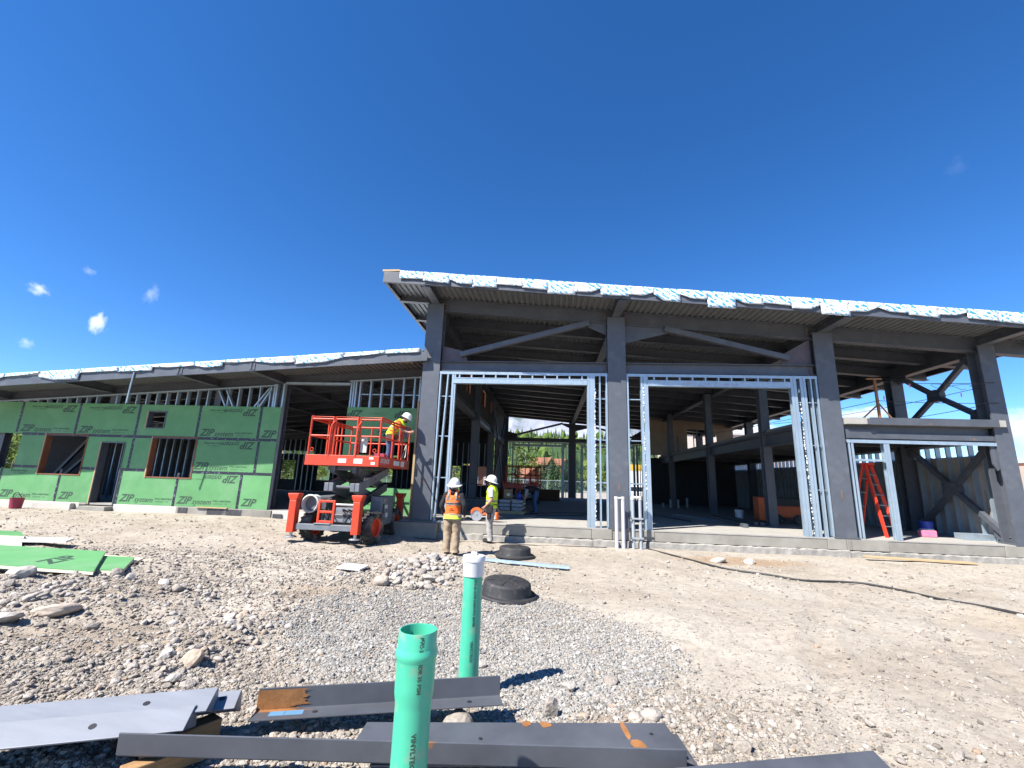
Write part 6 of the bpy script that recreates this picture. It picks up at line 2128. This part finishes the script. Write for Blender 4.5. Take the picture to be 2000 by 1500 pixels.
def conifer_tree(h, seed):
    r = random.Random(seed)
    tr = MB().tube([(0, 0, 0), (0, 0, h * .5), (0, 0, h)], [h * .02, h * .013, .01], 7)
    c = MB()
    nl = 26
    for i in range(nl):
        t = i / (nl - 1)
        z = h * (.07 + .91 * t)
        L = h * .23 * (1 - t) ** .85 + .08
        nb = 9 if t < .7 else 6
        a0 = r.uniform(0, 6.28)
        for k in range(nb):
            a = a0 + k * 2 * math.pi / nb + r.uniform(-.2, .2)
            l_ = L * r.uniform(.75, 1.15)
            dr = -.28 * l_ + r.uniform(-.05, .05)
            ca, sa = math.cos(a), math.sin(a)
            w = l_ * .20
            for s in range(3):
                f0, f1 = s / 3, (s + 1) / 3
                p0 = Vector((ca * l_ * f0, sa * l_ * f0, z + dr * f0 ** 1.4))
                p1 = Vector((ca * l_ * f1, sa * l_ * f1, z + dr * f1 ** 1.4 + .03))
                q = Vector((-sa, ca, 0)) * w * (1 - .55 * f0)
                dn = Vector((0, 0, -w * .55))
                c.add([p0, p1 + q * .9 + dn, p0 + q * .5 + dn * .5, p1 - q * .9 + dn, p1, p0 - q * .5 + dn * .5], [(0, 2, 1, 4), (0, 4, 3, 5)])
    return tr.mesh('trunk', M['bark']), c.mesh('crown', M['conifer'])
def leafy_tree(h, seed, wid=.30):
    r = random.Random(seed)
    tr = MB().tube(smoothpath([(0, 0, 0), (.1, .05, h * .35), (-.05, .1, h * .7), (0, 0, h * .93)], 4), [.11 - .09 * k / 12 for k in range(13)], 7)
    c = MB()
    for b in range(30):
        z = h * r.uniform(.22, .97)
        rad_ = h * wid * math.sin(math.pi * min(1, max(.08, (z / h - .12) / .92))) ** .7
        a = r.uniform(0, 6.28)
        q = r.uniform(.2, 1) ** .6 * rad_
        ctr = Vector((q * math.cos(a), q * math.sin(a), z))
        if b % 3 == 0:
            tr.tube([(0, 0, max(.2, z - h * .18)), ctr], [.035, .012], 5)
        cs = h * r.uniform(.07, .13)
        for k in range(34):
            d = Vector((r.gauss(0, 1), r.gauss(0, 1), r.gauss(0, .8))) * cs * .55
            p = ctr + d
            u = Vector((r.gauss(0, 1), r.gauss(0, 1), r.gauss(0, 1))).normalized()
            v = u.orthogonal().normalized()
            s = r.uniform(.10, .2)
            c.add([p + u * s, p + v * s * .7, p - u * s, p - v * s * .7], [(0, 1, 2, 3)])
    return tr.mesh('trunk', M['aspen_bark']), c.mesh('crown', M['aspen'])
CT = [conifer_tree(6.5, 1), conifer_tree(6.0, 2), conifer_tree(7.2, 3)]
LT = [leafy_tree(6, 11), leafy_tree(5.2, 12, .36), leafy_tree(7, 13, .26)]
def tree(kind, i, x, y, s, label, group):
    name = 'conifer_tree' if kind == 'c' else 'leafy_tree'
    e = empty(name, (x, y, gzf(x, y) if y < 90 else float(hz(np.array([x]), np.array([y]))[0])), random.uniform(0, 6), label, 'tree', group)
    e.scale = (s, s, s)
    t, c = (CT if kind == 'c' else LT)[i]
    link('trunk', t, e)
    link('crown', c, e)
    return e
tree('c', 0, -5.0, 58, 1.12, 'tall dark spruce with a rusty top framed by the left rear opening', 'spruces behind the hall')
tree('c', 1, -1.0, 60, .85, 'smaller spruce right of the tall one in front of the pale roof', 'spruces behind the hall')
tree('c', 2, -13.0, 50, .62, 'spruce seen through the wing window beside the hall', 'spruces behind the hall')
for k in range(58):
    x = random.uniform(-22, 34)
    y = random.uniform(68, 104)
    kind = 'c' if random.random() < .34 else 'l'
    tree(kind, random.randrange(3), x, y, random.uniform(.75, 1.35), 'dark spruce in the tree belt behind the fence' if kind == 'c' else 'yellow green leafy tree in the tree belt behind the fence', 'spruce belt trees' if kind == 'c' else 'leafy belt trees')
for k in range(46):                                     # seen through the openings of the wing
    x = random.uniform(-75, -26)
    y = random.uniform(26, 48) if x > -60 else random.uniform(18, 40)
    kind = 'c' if random.random() < .25 else 'l'
    tree(kind, random.randrange(3), x, y, random.uniform(.7, 1.05), 'dark spruce behind the green clad wing' if kind == 'c' else 'sunlit leafy tree behind the green clad wing', 'spruces behind the wing' if kind == 'c' else 'leafy trees behind the wing')
for k in range(16):
    x = random.uniform(-27, -8)
    tree('l', random.randrange(3), x, random.uniform(27, 36), random.uniform(.35, .6), 'low leafy bush close behind the rear windows of the wing', 'bushes behind the wing')

def house(x, y, z, w, d, h, rf, rm, wm, rz, label):
    e = empty('house', (x, y, z), rad(rz), label, 'house', 'houses below the hill')
    wl_ = MB().bb(-w / 2, w / 2, -d / 2, d / 2, 0, h).add([(-w / 2, -d / 2, h), (w / 2, -d / 2, h), (0, -d / 2, h + rf * .93), (-w / 2, d / 2, h), (w / 2, d / 2, h), (0, d / 2, h + rf * .93)], [(0, 1, 2), (3, 5, 4)])
    wl_.build('wall', M[wm], e)
    o = .5
    sl = rf / (w / 2)
    vs = [(-w / 2 - o, -d / 2 - o, h - o * sl), (0, -d / 2 - o, h + rf), (w / 2 + o, -d / 2 - o, h - o * sl)]
    vs = vs + [(a, d / 2 + o, c) for a, b, c in vs]
    vs = vs + [(a, b, c + .14) for a, b, c in vs]
    MB().add(vs, [(0, 1, 4, 3), (1, 2, 5, 4), (6, 9, 10, 7), (7, 10, 11, 8), (0, 6, 7, 1), (1, 7, 8, 2), (3, 4, 10, 9), (4, 5, 11, 10), (0, 3, 9, 6), (2, 8, 11, 5)]).build('roof', M[rm], e)
    for k in (-.25, .25):
        f = MB().bb(k * w - .5, k * w + .5, -d / 2 - .05, -d / 2 - .01, h * .4, h * .75).build('window', M['white'], e)
        MB().bb(k * w - .42, k * w + .42, -d / 2 - .07, -d / 2 - .052, h * .44, h * .71).build('pane', M['glass'], f)
house(-1.2, 96, 3.2, 3.8, 4, 2.4, 1.4, 'roof_red', 'house', 62, 'timber cabin with a rust red roof on the slope, left of two')
house(2.6, 98, 3.4, 3.4, 4, 2.2, 1.3, 'roof_red', 'house', 55, 'timber cabin with a rust red roof on the slope, right of two')
house(1.3, 100, .2, 3.6, 3.4, 1.9, 1.7, 'roof_white', 'house', 70, 'low house with a pale metal roof behind the small spruce')
house(-3.9, 70, -.2, 3.8, 5, 2.3, 1.4, 'roof_red', 'osb', 30, 'red brown shed behind the tall spruce')
house(-9.2, 45, -.3, 3.4, 5, 2.6, 1.6, 'roof_red', 'house', 20, 'dark red cabin seen through the wing rear window')
# chain link fence
e = empty('chain_link_fence', (0, 44, -.35), 0, 'long chain link fence behind the hall', 'fence')
for k in range(-12, 13):
    MB().tube([(k * 3.0, 0, 0), (k * 3.0, 0, 1.85)], .04, 8).build('fence_post', M['galv'], e)
MB().tube([(-36, 0, 1.83), (36, 0, 1.83)], .03, 6).tube([(-36, 0, .08), (36, 0, .08)], .02, 6).build('fence_rail', M['galv'], e)
mb = MB()
for k in range(-120, 121):
    x = k * .3
    for s in (-1, 1):
        mb.prof((x, .01 * s, .08), (x + s * 1.75, .01 * s, 1.83), [(-.004, -.004), (.004, -.004), (.004, .004), (-.004, .004)])
mb.build('fence_mesh', M['galv'], e)['kind'] = 'stuff'
# yellow and white truck
e = empty('box_truck', (13.2, 50, -.35), rad(4), 'white box truck with a yellow top band behind the hall', 'truck')
MB().bb(-4.6, 2.6, -1.2, 1.2, 1.0, 3.5).build('cargo_box', M['white'], e, bevel=.03)
MB().bb(-4.62, 2.62, -1.22, 1.22, 3.502, 4.35).build('yellow_band', M['yellow'], e, bevel=.03)
MB().bb(-4.5, 2.5, -1.1, 1.1, .55, .98).build('chassis', M['machine'], e)
MB().bb(2.75, 4.6, -1.15, 1.15, .55, 2.6).bb(2.7, 3.9, -1.1, 1.1, 2.6, 2.75).build('cab', M['white'], e, bevel=.12)
MB().bb(3.3, 4.2, -1.17, -1.152, 1.65, 2.4).build('window', M['glass'], e)
for x in (-3.4, -2.2, 3.6):
    w = MB().lathe([(0, -.14), (.42, -.14), (.5, -.1), (.5, .1), (.42, .14), (0, .14)], 20, (x, -1.05, .5), Matrix.Rotation(rad(90), 3, 'X')).build('wheel', M['rubber'], e, auto=40)
    MB().lathe([(0, .15), (.25, .15), (.27, .12)], 16, (x, -1.05, .5), Matrix.Rotation(rad(90), 3, 'X')).build('rim', M['alu'], w)
e = empty('parked_car', (8.9, 36, -.35), rad(10), 'white car parked in the sun behind the hall', 'car')
b = MB()
for (xa, xb, z0_, z1_, iw) in ((-2.1, 2.1, .35, .95, .85),):
    b.bb(xa, xb, -iw, iw, z0_, z1_)
b.prof((0, -.78, 0), (0, .78, 0), [(-1.5, .955), (1.1, .955), (.6, 1.5), (-1.2, 1.5)][::-1] if 0 else [(-1.1, .955), (1.5, .955), (1.2, 1.5), (-.6, 1.5)])
b.build('car_body', M['white'], e, bevel=.08)
MB().prof((0, -.80, 0), (0, -.785, 0), [(-.95, 1.0), (1.35, 1.0), (1.1, 1.42), (-.55, 1.42)]).build('side_window', M['glass'], e)
for x in (-1.3, 1.3):
    MB().lathe([(0, -.1), (.28, -.1), (.33, -.06), (.33, .06), (.28, .1), (0, .1)], 18, (x, -.8, .33), Matrix.Rotation(rad(90), 3, 'X')).build('wheel', M['rubber'], e, auto=40)
# neighbours on the right
e = empty('plaster_building', (23, 11, -.4), 0, 'pink plastered building just showing at the right edge', 'building')
MB().bb(-4.6, 8, -6, 6, 0, 2.9).build('wall', M['plaster'], e)
MB().bb(-4.2, 8.1, -6.1, 6.1, 2.901, 3.05).build('roof', M['house'], e)
w_ = MB().bb(-4.64, -4.61, -2, -1, 1, 2.2).build('window', M['white'], e)
MB().bb(-4.66, -4.641, -1.92, -1.08, 1.08, 2.12).build('pane', M['glass'], w_)
e = empty('tan_building', (24, 52, -.4), 0, 'tan building seen through the opening at the far end of the mezzanine', 'building')
MB().bb(-7, 9, -5, 5, 0, 8.6).build('wall', M['plaster'], e)
MB().bb(-7.2, 9.2, -5.2, 5.2, 8.601, 8.9).build('roof', M['roof_white'], e)
for k in range(4):
    f = MB().bb(-5.5 + k * 3.6, -4.3 + k * 3.6, -5.06, -5.01, 1, 2.6).build('window', M['white'], e)
    MB().bb(-5.4 + k * 3.6, -4.4 + k * 3.6, -5.08, -5.062, 1.1, 2.5).build('pane', M['glass'], f)

# ---------------------------------------------------------------- clouds, small and far off
def cloud(c, s, dens, seed, label, rot=0, thin=.5):
    m, n, l, b = new_mat('cloud_vapour')
    n.remove(b)
    out = n['Material Output']
    pv = n.new('ShaderNodeVolumePrincipled')
    pv.inputs['Color'].default_value = (1, 1, 1, 1)
    pv.inputs['Anisotropy'].default_value = .2
    tc = n.new('ShaderNodeTexCoord')
    ln = n.new('ShaderNodeVectorMath')
    ln.operation = 'LENGTH'
    l.new(tc.outputs['Object'], ln.inputs[0])
    nz = n.new('ShaderNodeTexNoise')
    nz.noise_dimensions = '4D'
    nz.inputs['W'].default_value = seed
    nz.inputs['Scale'].default_value = 2.1
    nz.inputs['Detail'].default_value = 6
    nz.inputs['Roughness'].default_value = .72
    l.new(tc.outputs['Object'], nz.inputs['Vector'])
    sb = n.new('ShaderNodeMath')
    sb.operation = 'MULTIPLY_ADD'
    sb.inputs[1].default_value = -.42
    l.new(ln.outputs['Value'], sb.inputs[0])
    l.new(nz.outputs['Fac'], sb.inputs[2])
    mr = n.new('ShaderNodeMapRange')
    mr.inputs['From Min'].default_value = thin - .22
    mr.inputs['From Max'].default_value = thin + .06
    mr.inputs['To Max'].default_value = dens
    l.new(sb.outputs[0], mr.inputs['Value'])
    l.new(mr.outputs[0], pv.inputs['Density'])
    l.new(pv.outputs[0], out.inputs['Volume'])
    bm = bmesh.new()
    bmesh.ops.create_icosphere(bm, subdivisions=2, radius=1.0)
    me = bpy.data.meshes.new('cloud')
    bm.to_mesh(me)
    bm.free()
    me.materials.append(m)
    o = link('cloud', me, None, c, (0, rot, rad(-45)), s)
    return tag(o, label, 'cloud', 'small clouds in the blue sky')
cloud((-2220, 1880, 695), (110, 55, 88), .02, 1.0, 'brightest small cloud low over the green wing', rad(28), .46)
cloud((-2337, 1695, 787), (170, 50, 40), .007, 2.3, 'long flat wispy cloud at the far left of the sky', rad(10), .44)
cloud((-2066, 1974, 885), (125, 50, 80), .004, 3.1, 'slanting feathery cloud right of the bright one', rad(32), .46)
cloud((-2378, 1733, 541), (58, 40, 38), .008, 4.7, 'little puff of cloud lowest at the left edge', 0, .44)
cloud((-2217, 1786, 921), (100, 40, 22), .004, 5.2, 'thin highest wisp of cloud at the left', rad(4), .44)
cloud((1825, 1873, 1454), (60, 40, 90), .0012, 6.6, 'faint lone wisp high at the right', rad(20), .46)
cloud((2083, 2123, 300), (170, 90, 110), .03, 7.9, 'white cloud by the corner column at the right edge', 0, .40)
cloud((1148, 2740, 330), (260, 120, 90), .03, 8.4, 'white cloud bank seen between the mezzanine braces', 0, .38)
cloud((1673, 2441, 405), (190, 90, 55), .02, 9.8, 'low cloud peeping over the mezzanine edge', 0, .40)
